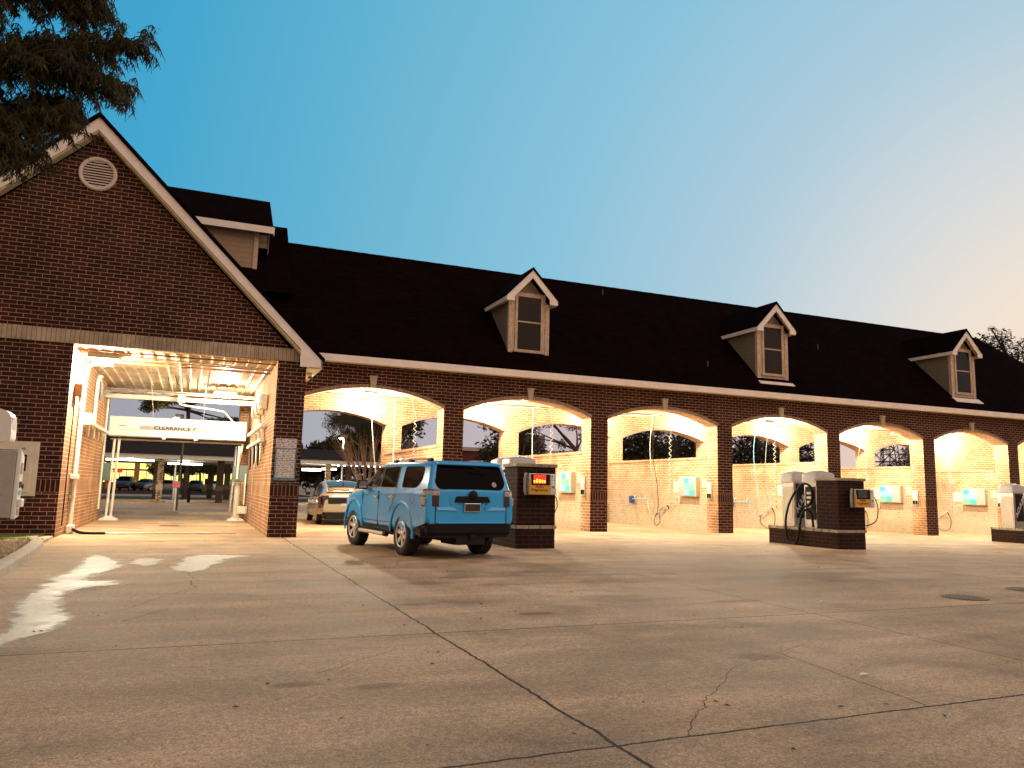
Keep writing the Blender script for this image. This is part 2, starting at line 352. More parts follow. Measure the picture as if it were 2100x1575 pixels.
# ---- concrete: one sheet, with saw-cut joints, cracks, stains in world metres
def concrete():
    t = NT('concrete_lot'); co = t.coord(); sp = t.new('ShaderNodeSeparateXYZ'); t.l.new(co, sp.inputs[0]); X, Y = sp.outputs[0], sp.outputs[1]
    big = t.noise(.16, co, 6, .6, .4); mid = t.noise(.9, co, 7, .68, .6); fin = t.noise(22, co, 6, .8); agg = t.noise(75, co, 2, .6)
    col = t.mix(t.ramp(big, [(.33, 0.), (.66, 1.)]), (.36, .235, .138, 1), (.55, .385, .240, 1))
    col = t.mix(1.0, col, t.ramp(mid, [(.25, .50), (.5, 1.02), (.75, 1.36)]), 'MULTIPLY')
    # tyre-swept streaks running across the lot
    mp = t.new('ShaderNodeMapping'); mp.inputs['Scale'].default_value = (.22, 1.4, 1); mp.inputs['Rotation'].default_value = (0, 0, .12); t.l.new(co, mp.inputs[0])
    col = t.mix(1.0, col, t.ramp(t.noise(1, mp.outputs[0], 6, .65, .5), [(.3, .70), (.7, 1.2)]), 'MULTIPLY')
    col = t.mix(1.0, col, t.ramp(fin, [(.32, .55), (.68, 1.45)]), 'MULTIPLY')
    col = t.mix(1.0, col, t.ramp(agg, [(.32, .60), (.5, 1.0), (.70, 1.5)]), 'MULTIPLY')
    # oil drips
    vo = t.new('ShaderNodeTexVoronoi'); vo.inputs['Scale'].default_value = .55; vo.inputs['Randomness'].default_value = 1
    ad = t.new('ShaderNodeVectorMath', operation='ADD'); nn = t.new('ShaderNodeTexNoise'); nn.inputs['Scale'].default_value = 3; t.l.new(co, nn.inputs[0])
    sc2 = t.new('ShaderNodeVectorMath', operation='SCALE'); sc2.inputs['Scale'].default_value = .3; t.l.new(nn.outputs['Color'], sc2.inputs[0])
    t.l.new(co, ad.inputs[0]); t.l.new(sc2.outputs[0], ad.inputs[1]); t.l.new(ad.outputs[0], vo.inputs['Vector'])
    spot = t.ramp(vo.outputs['Distance'], [(.05, .55), (.17, 0.)])
    spot = t.math('MULTIPLY', spot, t.math('GREATER_THAN', t.noise(.45, co, 2), .52))
    col = t.mix(spot, col, (.11, .062, .04, 1))
    for (sx_, sy_, ra, rb, st_) in ((-10.2, -14.52, .34, .16, .6), (-9.05, -15.48, .28, .13, .65), (-9.12, -8.38, .5, .22, .5), (-12.0, -17.9, .20, .10, .55), (-11.45, -18.1, .26, .11, .5), (-6.4, -12.9, 1.1, .35, .38),
                                    (-7.3, -14.6, .9, .4, .3), (-8.0, -17.3, 2.2, .9, .22), (-3.2, -13.2, 1.8, .5, .28), (-13.9, -12.0, .3, .7, .4), (2.5, -11.5, 2.2, .6, .25), (-6.0, -15.2, .45, .2, .4), (-9.6, -12.6, .7, .22, .35)):
        ex = t.math('DIVIDE', t.math('SUBTRACT', X, sx_), ra); ey = t.math('DIVIDE', t.math('SUBTRACT', Y, sy_), rb)
        dd = t.math('ADD', t.math('ADD', t.math('MULTIPLY', ex, ex), t.math('MULTIPLY', ey, ey)), t.math('MULTIPLY', t.math('SUBTRACT', mid, .5), 2.6))
        col = t.mix(t.ramp(dd, [(.25, st_), (1.0, 0.)]), col, (.10, .055, .035, 1))
    def smooth_line(p, q, wob=.0, wid=.011, seed=0, fade=None):
        d = Vector(q)-Vector(p); L = d.length; d /= L; n = Vector((-d.y, d.x))
        s_ = t.math('ADD', t.math('MULTIPLY', X, n.x), t.math('MULTIPLY_ADD', Y, n.y, -n.dot(Vector(p))))
        a_ = t.math('ADD', t.math('MULTIPLY', X, d.x), t.math('MULTIPLY_ADD', Y, d.y, -d.dot(Vector(p))))
        if wob:
            cm = t.new('ShaderNodeCombineXYZ'); t.l.new(a_, cm.inputs[0]); cm.inputs[1].default_value = seed*3.7
            s_ = t.math('ADD', s_, t.math('MULTIPLY', t.math('SUBTRACT', t.noise(1.6 if wob > .05 else 6, cm.outputs[0], 6, .7), .5), wob))
        w2 = t.math('MULTIPLY', t.math('ADD', .45, t.noise(8, co, 4, .7)), wid)
        m = t.math('LESS_THAN', t.math('ABSOLUTE', s_), w2)
        m = t.math('MULTIPLY', m, t.math('MULTIPLY', t.math('GREATER_THAN', a_, 0.), t.math('LESS_THAN', a_, L)))
        return m
    J = [((-10.49, -23), (-10.49, 0), .13, .014), ((-40, -16.36), (60, -16.2), .02, .012), ((-40, -20.1), (60, -18.9), .05, .012),
         ((-5.9, -19.6), (-5.55, -10), .03, .008), ((.7, -16), (1.0, 0), .02, .016), ((-40, -12.0), (60, -11.9), .02, .010), ((6.6, -30), (6.6, 0), .02, .01),
         ((-40, -6.2), (-15, -6.2), .02, .007), ((-40, -2.4), (60, -2.4), .02, .008)]
    CR = [((-10.05, -19.72), (-8.62, -18.38), .25, .0038), ((-8.62, -18.38), (-7.26, -17.74), .2, .003), ((-7.8, -18.0), (-8.04, -19.69), .12, .007),
          ((-12.69, -11.58), (-12.63, -12.41), .3, .010), ((-12.63, -12.41), (-13.5, -14.4), .35, .006), ((-12.9, -9.2), (-12.6, -11.6), .3, .005),
          ((-13.3, -14.9), (-12.9, -14.2), .25, .008), ((-11.8, -17.6), (-11.0, -16.9), .2, .004), ((-14.7, -12.6), (-12.9, -12.1), .2, .005)]
    tot = None
    for k, (p, q, w, wd) in enumerate(J+CR):
        m = smooth_line(p, q, w, wd, k); tot = m if tot is None else t.math('MAXIMUM', tot, m)
    col = t.mix(tot, col, (.018, .009, .006, 1))
    t.bump(t.math('ADD', t.math('MULTIPLY', fin, .6), t.math('SUBTRACT', t.math('MULTIPLY', agg, .5), t.math('MULTIPLY', tot, 1.5))), .55, .006)
    rg = t.ramp(mid, [(.3, .62), (.7, .85)])
    return t.out(col, rg, 0, .14)
M['concrete'] = concrete()
M['asphalt'] = simple('asphalt', (.045, .036, .03), .95, 0, .2, 3, .3, .05)
M['kerb'] = simple('kerb_concrete', (.44, .36, .27), .85, 0, .2, 5, .4)
M['lawn'] = simple('lawn_turf', (.17, .20, .03), .95, 0, .4, 9, .6)
M['soil'] = simple('gravel_soil', (.16, .10, .06), .95, 0, .4, 12, .6)
def wet():
    t = NT('soapy_wet_film'); co = t.coord()
    f = t.noise(2.2, co, 7, .7, .8); g = t.noise(26, co, 4, .7)
    c = t.mix(t.ramp(f, [(.3, 0.), (.62, 1.)]), (.36, .28, .19, 1), (.70, .61, .47, 1))
    c = t.mix(1.0, c, t.ramp(g, [(.3, .7), (.7, 1.15)]), 'MULTIPLY')
    t.bump(g, .3, .004)
    at = t.new('ShaderNodeVertexColor'); at.layer_name = 'edge'
    e = t.math('ADD', at.outputs['Color'], t.math('MULTIPLY', t.math('SUBTRACT', t.noise(3.2, co, 9, .72, .6), .5), 2.0))
    t.l.new(t.ramp(e, [(.38, 0.), (.52, .4), (.72, .93)]), t.b.inputs['Alpha'])
    return t.out(c, t.ramp(f, [(.3, .38), (.6, .6)]), 0, .4)
M['wet'] = wet()
# ================================================================== THE SETTING
def struct(o): o['kind'] = 'structure'; return o
g = MB()
xs = [-500, -60, -20, 0, 5, 15, 30, 60, 120, 900]; ys = [-200, -40, 0, 60, 1500]
pts = [(x, y, gz(x)) for y in ys for x in xs]; nx = len(xs)
g.add(pts, [(j*nx+i, j*nx+i+1, (j+1)*nx+i+1, (j+1)*nx+i) for j in range(len(ys)-1) for i in range(nx-1)])
struct(g.build('ground', M['concrete']))

# raised lawn strip and walkway beside the wash bay, kerb, gravel bed
def kerb_poly(a, off=0): return a
m = MB(); m.prism([(-30, -2.6), (-15.85, -2.6), (-16.0, -4.02), (-30, -4.02)], 'z', 0.0, .09)
struct(m.build('lawn', M['lawn'], bevel=.03))
m = MB(); m.prism([(-30, -4.04), (-15.98, -4.04), (-15.83, -2.75), (-15.66, -2.75), (-15.62, -4.42), (-30, -4.42)], 'z', 0.0, .06)
struct(m.build('path', M['kerb'], bevel=.015))
kp = smooth_path([(-15.72, -4.2, 0), (-15.48, -5.3, 0), (-15.33, -7, 0), (-15.22, -9, 0), (-15.15, -11.2, 0), (-15.3, -13.5, 0), (-16.5, -15.2, 0), (-20, -15.8, 0)], 4)
prof = [(-.24, -.02), (-.22, .13), (-.17, .15), (-.05, .15), (.0, .11), (.03, -.02)]
rings = []
for i, p in enumerate(kp):
    d = (kp[min(i+1, len(kp)-1)]-kp[max(i-1, 0)]).normalized(); n = Vector((-d.y, d.x, 0))   # to the right of travel (-Y) is ... outwards
    rings.append([p+n*a+Vector((0, 0, b)) for a, b in [(-q[0]*-1, q[1]) for q in prof]])
m = MB(); m.loft(rings, smooth=False); struct(m.build('kerb', M['kerb'], bevel=.012))
m = MB(); bed = [(-30, -4.44), (-15.85, -4.44)]+[(p.x-.2, p.y) for p in kp[1:-4]]+[(-30, -15.5)]
m.prism(bed, 'z', 0.0, .075); struct(m.build('planting_bed', M['soil']))
m = MB()
for i in range(900):
    x = -15.5-abs(random.gauss(0, 1.1)); y = random.uniform(-13, -4.3)
    s = random.uniform(.015, .045); a = random.random()*6.3
    c = Vector((x, y, .085)); q = [c+Vector((math.cos(a+k*1.57)*s*random.uniform(.7, 1.3), math.sin(a+k*1.57)*s*random.uniform(.6, 1.2), 0)) for k in range(4)]+[c+Vector((0, 0, s*.7))]
    m.add(q, [(0, 1, 4), (1, 2, 4), (2, 3, 4), (3, 0, 4)])
tag(m.build('gravel', simple('pea_gravel', (.42, .29, .16), .9, 0, .6, 14)), 'tan gravel covering the planting bed behind the kerb', 'gravel', kind='stuff')

# wet, soapy run-off in front of the wash bay: thin sheets a few mm above the concrete
def area_sign(Q): return sum(Q[i][0]*Q[(i+1) % len(Q)][1]-Q[(i+1) % len(Q)][0]*Q[i][1] for i in range(len(Q)))
def puddle(name, pl, z=.004, mat='wet', n=6):
    P = smooth_path([(a, b, 0) for a, b in pl]+[(pl[0][0], pl[0][1], 0)], n)[:-1]
    Q = []
    for i, p in enumerate(P):
        k = noise.noise(Vector((p.x*5, p.y*5, 0)))*.06+noise.noise(Vector((p.x*17, p.y*17, 3)))*.025
        Q.append((p.x+k, p.y+k*1.5, z))
    def sdist(x, y):
        best = 9; ins = False
        for i in range(len(Q)):
            (ax, ay, _), (bx, by, _) = Q[i-1], Q[i]; dx, dy = bx-ax, by-ay
            t_ = max(0, min(1, ((x-ax)*dx+(y-ay)*dy)/(dx*dx+dy*dy+1e-9))); best = min(best, math.hypot(x-ax-t_*dx, y-ay-t_*dy))
            if (ay > y) != (by > y) and x < (bx-ax)*(y-ay)/(by-ay)+ax: ins = not ins
        return best if ins else -best
    x0, x1 = min(q[0] for q in Q)-.12, max(q[0] for q in Q)+.12; y0, y1 = min(q[1] for q in Q)-.12, max(q[1] for q in Q)+.12
    nx_, ny_ = int((x1-x0)/.06)+1, int((y1-y0)/.09)+1; V_ = []; D_ = []
    for j in range(ny_+1):
        for i in range(nx_+1):
            x, y = x0+i*.06, y0+j*.09; V_.append((x, y, z)); D_.append(sdist(x, y))
    F_ = []
    for j in range(ny_):
        for i in range(nx_):
            f = (j*(nx_+1)+i, j*(nx_+1)+i+1, (j+1)*(nx_+1)+i+1, (j+1)*(nx_+1)+i)
            if max(D_[k] for k in f) > -.10: F_.append(f)
    used = sorted({k for f in F_ for k in f}); re_ = {k: i for i, k in enumerate(used)}
    mm = MB(); mm.add([V_[k] for k in used], [tuple(re_[k] for k in f) for f in F_])
    o = mm.build(name, M[mat]); ca = o.data.color_attributes.new('edge', 'FLOAT_COLOR', 'POINT')
    for i, k in enumerate(used): v_ = max(0., min(1., (D_[k]+.10)/.30)); ca.data[i].color = (v_, v_, v_, 1)
    return struct(o)
puddle('water', [(-14.12, -16.35), (-13.95, -15.5), (-13.76, -15.1), (-13.76, -14.66), (-13.95, -13.62), (-14.05, -12.9), (-13.95, -12.3), (-13.55, -11.9), (-13.6, -11.5), (-13.95, -11.2), (-13.9, -10.4), (-13.65, -9.6), (-13.75, -8.8),
                  (-14.05, -7.8), (-14.35, -7.2), (-14.45, -8.2), (-14.4, -9.6), (-14.52, -11.0), (-14.52, -12.5), (-14.5, -13.5), (-14.36, -14.51), (-14.3, -15.1), (-14.6, -15.8), (-14.6, -16.7)])
puddle('water', [(-13.05, -9.9), (-12.75, -10.6), (-12.4, -10.2), (-12.2, -9.3), (-12.0, -8.4), (-11.5, -7.9), (-12.4, -7.5), (-12.85, -8.0), (-12.9, -8.9)], .0045)
puddle('water', [(-13.7, -9.0), (-13.4, -9.7), (-13.1, -8.9), (-13.2, -8.1), (-13.6, -8.2)], .005)

# far side: driveways, kerbs, lawns behind the building
m = MB()
m.box(-40, 70, 11.9, 12.1, -.6, .10); m.box(-40, -14.2, 30.4, 30.6, -.3, .12); struct(m.build('kerb', M['kerb']))
m = MB(); m.add([(-60, 30.6, .09), (-15, 30.6, .09), (-16.5, 36, .09), (-60, 40, .09)], [(0, 1, 2, 3)]); struct(m.build('lawn', M['lawn']))
m = MB(); m.add([(-200, 48, .01), (300, 48, -.55), (300, 300, -.5), (-200, 300, .01)], [(0, 1, 2, 3)])
m = MB(); m.add([(-200, 60, .012), (0, 60, .012), (0, 130, .012), (-200, 130, .012)], [(0, 1, 2, 3)]); struct(m.build('road', M['asphalt']))

# ================================================================== THE CAR WASH BUILDING
BW = empty('car_wash_building')
tag(BW, 'long brick car wash with gabled wash bay, arched bays and dark shingle roof', 'building')
PW, BP = .678, 5.387
PX = [(k-2)*BP for k in range(8)]                    # left faces of the arcade pillars
SZ, CZ = 3.92, 4.42                                   # spring and crown heights
def arch(xa, xb, zs=SZ, zc=CZ, n=18):
    w = (xb-xa)/2; h = zc-zs; r = (w*w+h*h)/(2*h); cx = (xa+xb)/2; cz = zc-r; a = math.asin(w/r)
    return [(cx+r*math.sin(-a+2*a*i/n), cz+r*math.cos(-a+2*a*i/n)) for i in range(n+1)]
def arcade(ztop):
    poly = [(-10.6, ztop), (-10.6, -.1), (PX[0]+PW, -.1)]
    for k in range(7):
        xa, xb = PX[k]+PW, PX[k+1]
        poly += arch(xa, xb)
        poly += [(xb, gz(xb)-.1), (xb+PW, gz(xb+PW)-.1)]
    return poly+[(PX[7]+PW, ztop)]
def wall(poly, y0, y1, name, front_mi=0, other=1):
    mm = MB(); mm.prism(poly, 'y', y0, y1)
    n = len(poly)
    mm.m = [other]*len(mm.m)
    # the cap lying in plane y0 keeps the unlit brick tone
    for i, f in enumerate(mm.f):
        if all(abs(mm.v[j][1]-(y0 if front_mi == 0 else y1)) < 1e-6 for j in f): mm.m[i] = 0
    return mm.build(name, [M['brick'], M['brick_lit']], BW)
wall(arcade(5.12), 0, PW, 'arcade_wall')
wall(arcade(5.11), 8.05, 8.75, 'rear_arcade_wall', 1)
m = MB()      # end wall of the arcade
m.box(PX[7]+.002, PX[7]+PW-.002, PW, 8.05, -.4, 5.1); m.build('end_wall', M['brick_lit'], BW)
# arch rings of rowlock bricks, front and rear inner face
def ring(xa, xb, y0, y1, name):
    mm = MB(); P = arch(xa, xb, n=44); w = (xb-xa)/2; h = CZ-SZ; r = (w*w+h*h)/(2*h); cx = (xa+xb)/2; cz = CZ-r
    for i in range(44):
        a0 = math.atan2(P[i][0]-cx, P[i][1]-cz); a1 = math.atan2(P[i+1][0]-cx, P[i+1][1]-cz); g0 = (a1-a0)*.06
        q = [(cx+rr*math.sin(a), cz+rr*math.cos(a)) for rr, a in ((r-.012, a0+g0), (r-.012, a1-g0), (r+.105, a1-g0), (r+.105, a0+g0))]
        mm.prism(q, 'y', y0, y1)
    return mm.build(name, M['voussoir'], BW, bevel=.008, seg=1)
for k in range(7):
    ring(PX[k]+PW, PX[k+1], -.035, .17, 'arch_trim')
    ring(PX[k]+PW, PX[k+1], 8.02, 8.2, 'arch_trim')
    c = (PX[k]+PW+PX[k+1])/2
    m = MB(); m.prism([(c-.075, CZ-.02), (c+.075, CZ-.02), (c+.115, 4.76), (c-.115, 4.76)], 'y', -.09, .02)
    m.box(c-.13, c+.13, -.11, .02, 4.76, 4.80); m.build('keystone', M['keystone'], BW, bevel=.008)
# low dividing walls with a rowlock cap
for k in range(1, 7):
    x = PX[k]; top = 4.62 if k == 6 else 2.66
    d = MB().box(x+.004, x+.42, PW, 8.05, gz(x)-.1, 2.66).build('bay_divider', M['brick_lit_stain'], BW)
    c = MB()
    y = PW+.006
    while y < 8.0:
        c.box(x-.03, x+.45, y, y+.092, 2.664, 2.664+.115); y += .1016
    c.build('divider_cap', M['brick_lit'], d, bevel=.006, seg=1)
MB().box(PX[0]+.2, PX[7]+.2, PW+.002, 8.048, 5.14, 5.18).build('arcade_ceiling', M['ceil'], BW)
# eave
MB().box(-9.56, 31.0, -.53, -.50, 5.085, 5.305).build('eave_fascia', M['trim'], BW, bevel=.01)
MB().box(-9.9, 31.0, -.50, .0, 5.122, 5.15).build('eave_soffit', M['soffit'], BW)
# main roof: front and rear slopes, hip at the far end
EZ, RZ, RY = 5.27, 10.07, 4.4; EY = -.49; RX = 26.0
s_ = (RZ-EZ)/(RY-EY); hx = RX+(RY-EY)
v = [(-21, EY, EZ), (hx, EY, EZ), (RX, RY, RZ), (-21, RY, RZ), (hx, 2*RY-EY, EZ), (-21, 2*RY-EY, EZ)]
v += [(a, b, c-.12) for a, b, c in v]
m = MB(); m.add(v, [(0, 1, 2, 3), (1, 4, 2), (3, 2, 4, 5), (6, 9, 8, 7), (7, 8, 10), (9, 11, 10, 8), (0, 6, 7, 1), (1, 7, 10, 4), (4, 10, 11, 5), (0, 3, 9, 6), (3, 5, 11, 9)])
# ridge caps
for i in range(int((RX+11)/.3)):
    x = -10.2+i*.3
    if x < RX: m.prism([(RY-.14, RZ-.12), (RY, RZ+.02+.004*(i % 2)), (RY+.14, RZ-.12)], 'x', x, x+.29)
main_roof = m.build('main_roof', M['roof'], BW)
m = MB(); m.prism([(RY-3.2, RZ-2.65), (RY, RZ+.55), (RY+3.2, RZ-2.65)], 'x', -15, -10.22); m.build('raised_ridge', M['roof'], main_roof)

# --- gabled wash bay
GY = -2.587; XL, XR, XP = -15.66, -10.865, -10.13; OZ = 4.65; AX = -15.55
gw = [(-21.0, -.1), (XL, -.1), (XL, OZ), (XR, OZ), (XR, -.1), (XP, -.1), (XP, 4.56), (AX, 9.98), (-20.97, 4.56)]
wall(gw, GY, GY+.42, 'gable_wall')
m = MB(); m.box(-21.0, -10.33, GY-.035, GY+.1, OZ, 4.99); m.build('gable_lintel', M['lintel'], BW, bevel=.006)
m = MB(); m.box(XR+.002, XP-.002, GY+.42, 8.75, -.1, 4.9); m.build('bay_side_wall', M['brick_lit'], BW)
m = MB(); m.box(-16.05, XL+.002, GY+.42, 6.95, -.1, 4.9); m.build('bay_side_wall', M['brick_lit'], BW)
m = MB(); m.box(-11.2, XR+.001, 8.1, 8.74, -.1, 4.6); m.box(-16.05, XR, 8.1, 8.74, 4.6, 5.0); m.build('bay_rear_wall', M['brick_lit'], BW)
# ribbed metal ceiling
m = MB(); prof = []; x = XL-.05
while x < XR+.02:
    prof += [(x, 4.66), (x+.20, 4.66), (x+.225, 4.625), (x+.265, 4.625), (x+.29, 4.66)]; x += .3
for a, b in zip(prof[:-1], prof[1:]):
    m.add([(a[0], GY+.3, a[1]), (b[0], GY+.3, b[1]), (b[0], 8.6, b[1]), (a[0], 8.6, a[1])], [(0, 1, 2, 3)])
m.build('bay_ceiling', M['corr'], BW)
m = MB()
for y, z in ((-2.0, 4.56), (-1.0, 4.53)):
    m.box(XL, XR, y, y+.03, z+.03, z+.07)
m.box(XL, XR, -.42, -.38, 4.54, 4.6)
m.build('ceiling_purlin', simple('rusty_steel', (.30, .14, .06), .7, .3, .45, 9, .2), BW)
m = MB(); m.box(XL, XR+.0, 5.15, 5.3, 4.12, 4.27); m.tube([(XL, 5.1, 4.36), (XR, 5.1, 4.36)], .025); m.tube([(XL, 5.18, 4.44), (XR, 5.18, 4.44)], .018)
m.build('bay_beam', M['cream'], BW, bevel=.01)
# rake boards, soffits, roof of the gable
def rake(sg, y0, y1, lo0, lo1, name, mat, ret=True):
    X = lambda d: AX-.01+sg*d
    mm = MB(); top = 10.38
    q = [(X(0), top), (X(5.80), 4.67), (X(5.80), 4.50), (X(5.24), 4.485), (X(5.22), 4.96), (X(0), lo0)] if ret else [(X(0), lo1), (X(5.2), lo1-5.13), (X(5.2), lo1-5.09), (X(0), lo1+.05)]
    mm.prism(q, 'y', y0, y1); return mm.build(name, mat, BW, bevel=.008 if ret else 0)
rake(1, -2.90, -2.865, 10.05, 0, 'gable_fascia', M['trim']); rake(-1, -2.90, -2.865, 10.05, 0, 'gable_fascia', M['trim'])
for sg in (1, -1):
    mm = MB(); X = lambda d: AX-.01+sg*d
    mm.prism([(X(0), 10.0), (X(5.3), 4.80), (X(5.3), 4.86), (X(0), 10.09)], 'y', -2.864, GY-.002)
    i = 0
    mm.build('gable_soffit', M['soffit'], BW)
m = MB(); m.box(XP+.001, -9.79, -2.864, -.001, 4.46, 4.50); m.box(-9.79, -9.755, -2.90, -.001, 4.46, 4.68); m.build('gable_soffit', M['soffit'], BW)
m = MB()
m.prism([(AX-.01, 10.50), (-9.70, 4.735), (-9.70, 4.675), (AX-.01, 10.385), (-21.4, 4.675), (-21.4, 4.735)], 'y', -2.96, 5.5)
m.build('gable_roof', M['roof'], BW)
# round louvred vent
vp = []
cx, cz = -15.51, 9.0; N = 40
m = MB()
rings = []
for rr, yy in ((.435, GY), (.435, GY-.06), (.40, GY-.075), (.345, GY-.06), (.345, GY)):
    rings.append([Vector((cx+rr*math.cos(2*math.pi*k/N), yy, cz+rr*math.sin(2*math.pi*k/N))) for k in range(N)])
m.loft(rings, caps=False); vent = m.build('gable_vent', M['gutter'], BW)
m = MB(); m.add([(cx+.35*math.cos(2*math.pi*k/N), GY-.004, cz+.35*math.sin(2*math.pi*k/N)) for k in range(N)], [tuple(range(N))]); m.build('vent_void', M['dark'], vent)
m = MB()
for i in range(10):
    z = cz-.31+i*.069; w = math.sqrt(max(.001, .345**2-(z-cz+.01)**2))
    m.add([(cx-w, GY-.055, z-.02), (cx+w, GY-.055, z-.02), (cx+w, GY-.015, z+.025), (cx-w, GY-.015, z+.025), (cx-w, GY-.048, z-.026), (cx+w, GY-.048, z-.026)], [(0, 1, 2, 3), (4, 5, 1, 0)])
m.build('vent_slats', M['gutter'], vent)

# --- wide shed dormer behind the gable
sd_ = MB(); sd_.box(-14.8, -11.33, 2.14, 4.3, 6.8, 9.62); sdm = sd_.build('shed_dormer', M['siding'], BW)
m = MB(); m.prism([(1.82, 9.66), (4.4, 11.50), (7.0, 9.66), (7.0, 9.54), (4.4, 11.38), (1.82, 9.54)], 'x', -15.5, -10.88); m.build('dormer_roof', M['roof'], sdm)
m = MB(); m.box(-15.5, -10.86, 1.79, 1.82, 9.50, 9.72); m.box(-10.88, -10.85, 1.82, 2.0, 9.46, 9.72); m.build('dormer_fascia', M['trim'], sdm)
m = MB(); m.box(-11.45, -11.31, 2.11, 2.2, 6.9, 9.6); m.box(-11.33, -11.30, 2.2, 2.3, 6.9, 9.6); m.build('corner_trim', M['trim_old'], sdm)
m = MB(); m.box(-11.31, -10.98, 2.45, 2.5, 9.17, 9.36); m.box(-11.31, -10.98, 2.46, 2.51, 9.375, 9.62); m.prism([(2.4, 8.98), (2.4, 9.66), (4.0, 9.66), (4.0, 8.98)], 'x', -10.98, -10.96); m.build('dormer_box_end', M['siding'], sdm)

# --- three little gabled dormers
def make_dormer():
    w = .76; zt = 7.84; zb = 5.6
    mm = MB()
    body = [(-w, zb), (w, zb), (w, zt), (0, zt+.86), (-w, zt)]
    mm.prism(body, 'y', 0, 2.9); mm.m = [0]*len(mm.m)
    d = mm.build('dormer', [M['siding_d']], BW)
    r = MB()
    r.prism([(-.98, 8.03), (0, 9.07), (.98, 8.03), (.98, 7.95), (0, 8.97), (-.98, 7.95)], 'y', -.33, 3.3); r.build('dormer_roof', M['roof'], d)
    f = MB(); f.prism([(-.97, 7.96), (0, 8.965), (.97, 7.96), (.97, 7.80), (.66, 7.80), (.66, 7.97), (0, 8.68), (-.66, 7.97), (-.66, 7.80), (-.97, 7.80)], 'y', -.30, -.27)
    f.box(-.97, -.94, -.27, 2.05, 7.80, 7.96); f.box(.94, .97, -.27, 2.05, 7.80, 7.96); f.build('dormer_fascia', M['trim'], d, bevel=.006)
    f = MB(); f.box(-.94, -.77, -.268, 2.0, 7.83, 7.86); f.box(.77, .94, -.268, 2.0, 7.83, 7.86)
    f.prism([(-.94, 7.9), (0, 8.90), (.94, 7.9), (.94, 7.94), (0, 8.94), (-.94, 7.94)], 'y', -.268, -.003); f.build('dormer_soffit', M['soffit'], d)
    c = MB()
    for sx in (-1, 1):
        c.box(*sorted((sx*.775, sx*.62)), -.03, .02, 5.9, 7.86); c.box(*sorted((sx*.775, sx*.765)), .02, .1, 5.9, 7.86)
    c.box(-.62, .62, -.012, .0, 5.9, 8.2); c.build('corner_trim', M['trim_old'], d, bevel=.006)
    c = MB(); o, i = .53, .44
    c.box(-o, -i, -.055, -.01, 6.14, 8.14); c.box(i, o, -.055, -.01, 6.14, 8.14); c.box(-i, i, -.055, -.01, 8.04, 8.14); c.box(-i-.13, i+.13, -.075, -.01, 6.07, 6.17)
    c.box(-i, i, -.035, -.015, 7.13, 7.18); c.build('window_frame', M['trim_old'], d, bevel=.006)
    MB().box(-i, i, -.022, -.013, 6.17, 8.04).build('window_glass', M['dormglass'], d)
    s2 = MB(); s2.prism([(-.30, 5.72), (.03, 5.98), (.03, 5.93), (-.30, 5.68)], 'x', -.86, .86); s2.build('dormer_sill', M['trim'], d, bevel=.005)
    return d
M['dormglass'] = glass('dormer_glass', (.022, .015, .012), .15, .2)
d0 = make_dormer()
for i, (x, y) in enumerate(((-2.31, .33), (8.30, .24), (19.15, .22))):
    d = d0 if i == 0 else copy_tree(d0)
    d.location = (x, y, 0)
M['bark0'] = simple('dull_lead_pipe', (.07, .05, .045), .7)
# pipe stack vents on the roof
for x, y in ((5.4, .55), (12.6, 2.2), (-.2, 3.4), (2.6, 3.9)):
    z = EZ+s_*(y-EY)
    MB().tube([(x, y, z-.1), (x, y, z+.20)], .03, 10).build('roof_vent_pipe', M['bark0'], BW)

# ================================================================== LAMPS
def flood(name, loc, label, power, aim=(0, 0, -1), col=(1, .90, .66), size=.10, box=True, cat='lamp', group=None, bulb=.07):
    e = empty(name, loc); tag(e, label, cat, group)
    h = MB()
    if bulb > .12: h.box(-.37, .37, -.30, .30, .03, .17)
    else: h.box(-.22, .22, -.12, .12, .03, .16)
    h.build('housing', M['cream'], e, bevel=.015)
    b = MB(); b.lathe([(0.001, -bulb), (bulb*.7, -bulb*.75), (bulb, -.01), (bulb, .028)], 16); b.build('bulb', M['lamp'], e)
    L = bpy.data.lights.new(name, 'POINT'); L.energy = power; L.color = col; L.shadow_soft_size = size
    lo = bpy.data.objects.new('light', L); COL.objects.link(lo); lo.parent = e; lo.location = (0, 0, -bulb-.06)
    return e
ordn = ['first', 'second', 'third', 'fourth', 'fifth', 'sixth', 'seventh']
for k in range(7):
    cx = (PX[k]+PW+PX[k+1])/2
    flood('ceiling_lamp', (cx+.12, .86, (4.30, 4.62, 4.62, 4.22)[min(k, 3)] if k < 4 else 4.62), 'warm ceiling lamp inside the front arch of the %s arched bay' % ordn[k], 1500, group='lamps in the arched bays', bulb=.10 if k in (0, 3) else .07)
    flood('wall_lamp', (PX[k+1]-1.1, 7.45, 4.78), 'warm lamp glaring on the rear brick wall of the %s arched bay' % ordn[k], 850, group='lamps in the arched bays')
flood('floodlight', (-15.08, -1.55, 4.42), 'large glaring floodlight at the front left corner of the wash bay', 1500, cat='lamp', bulb=.14)
flood('floodlight', (-11.92, 4.1, 4.36), 'glaring square floodlight hung from the beam at the back right of the wash bay', 650, cat='lamp', bulb=.14)
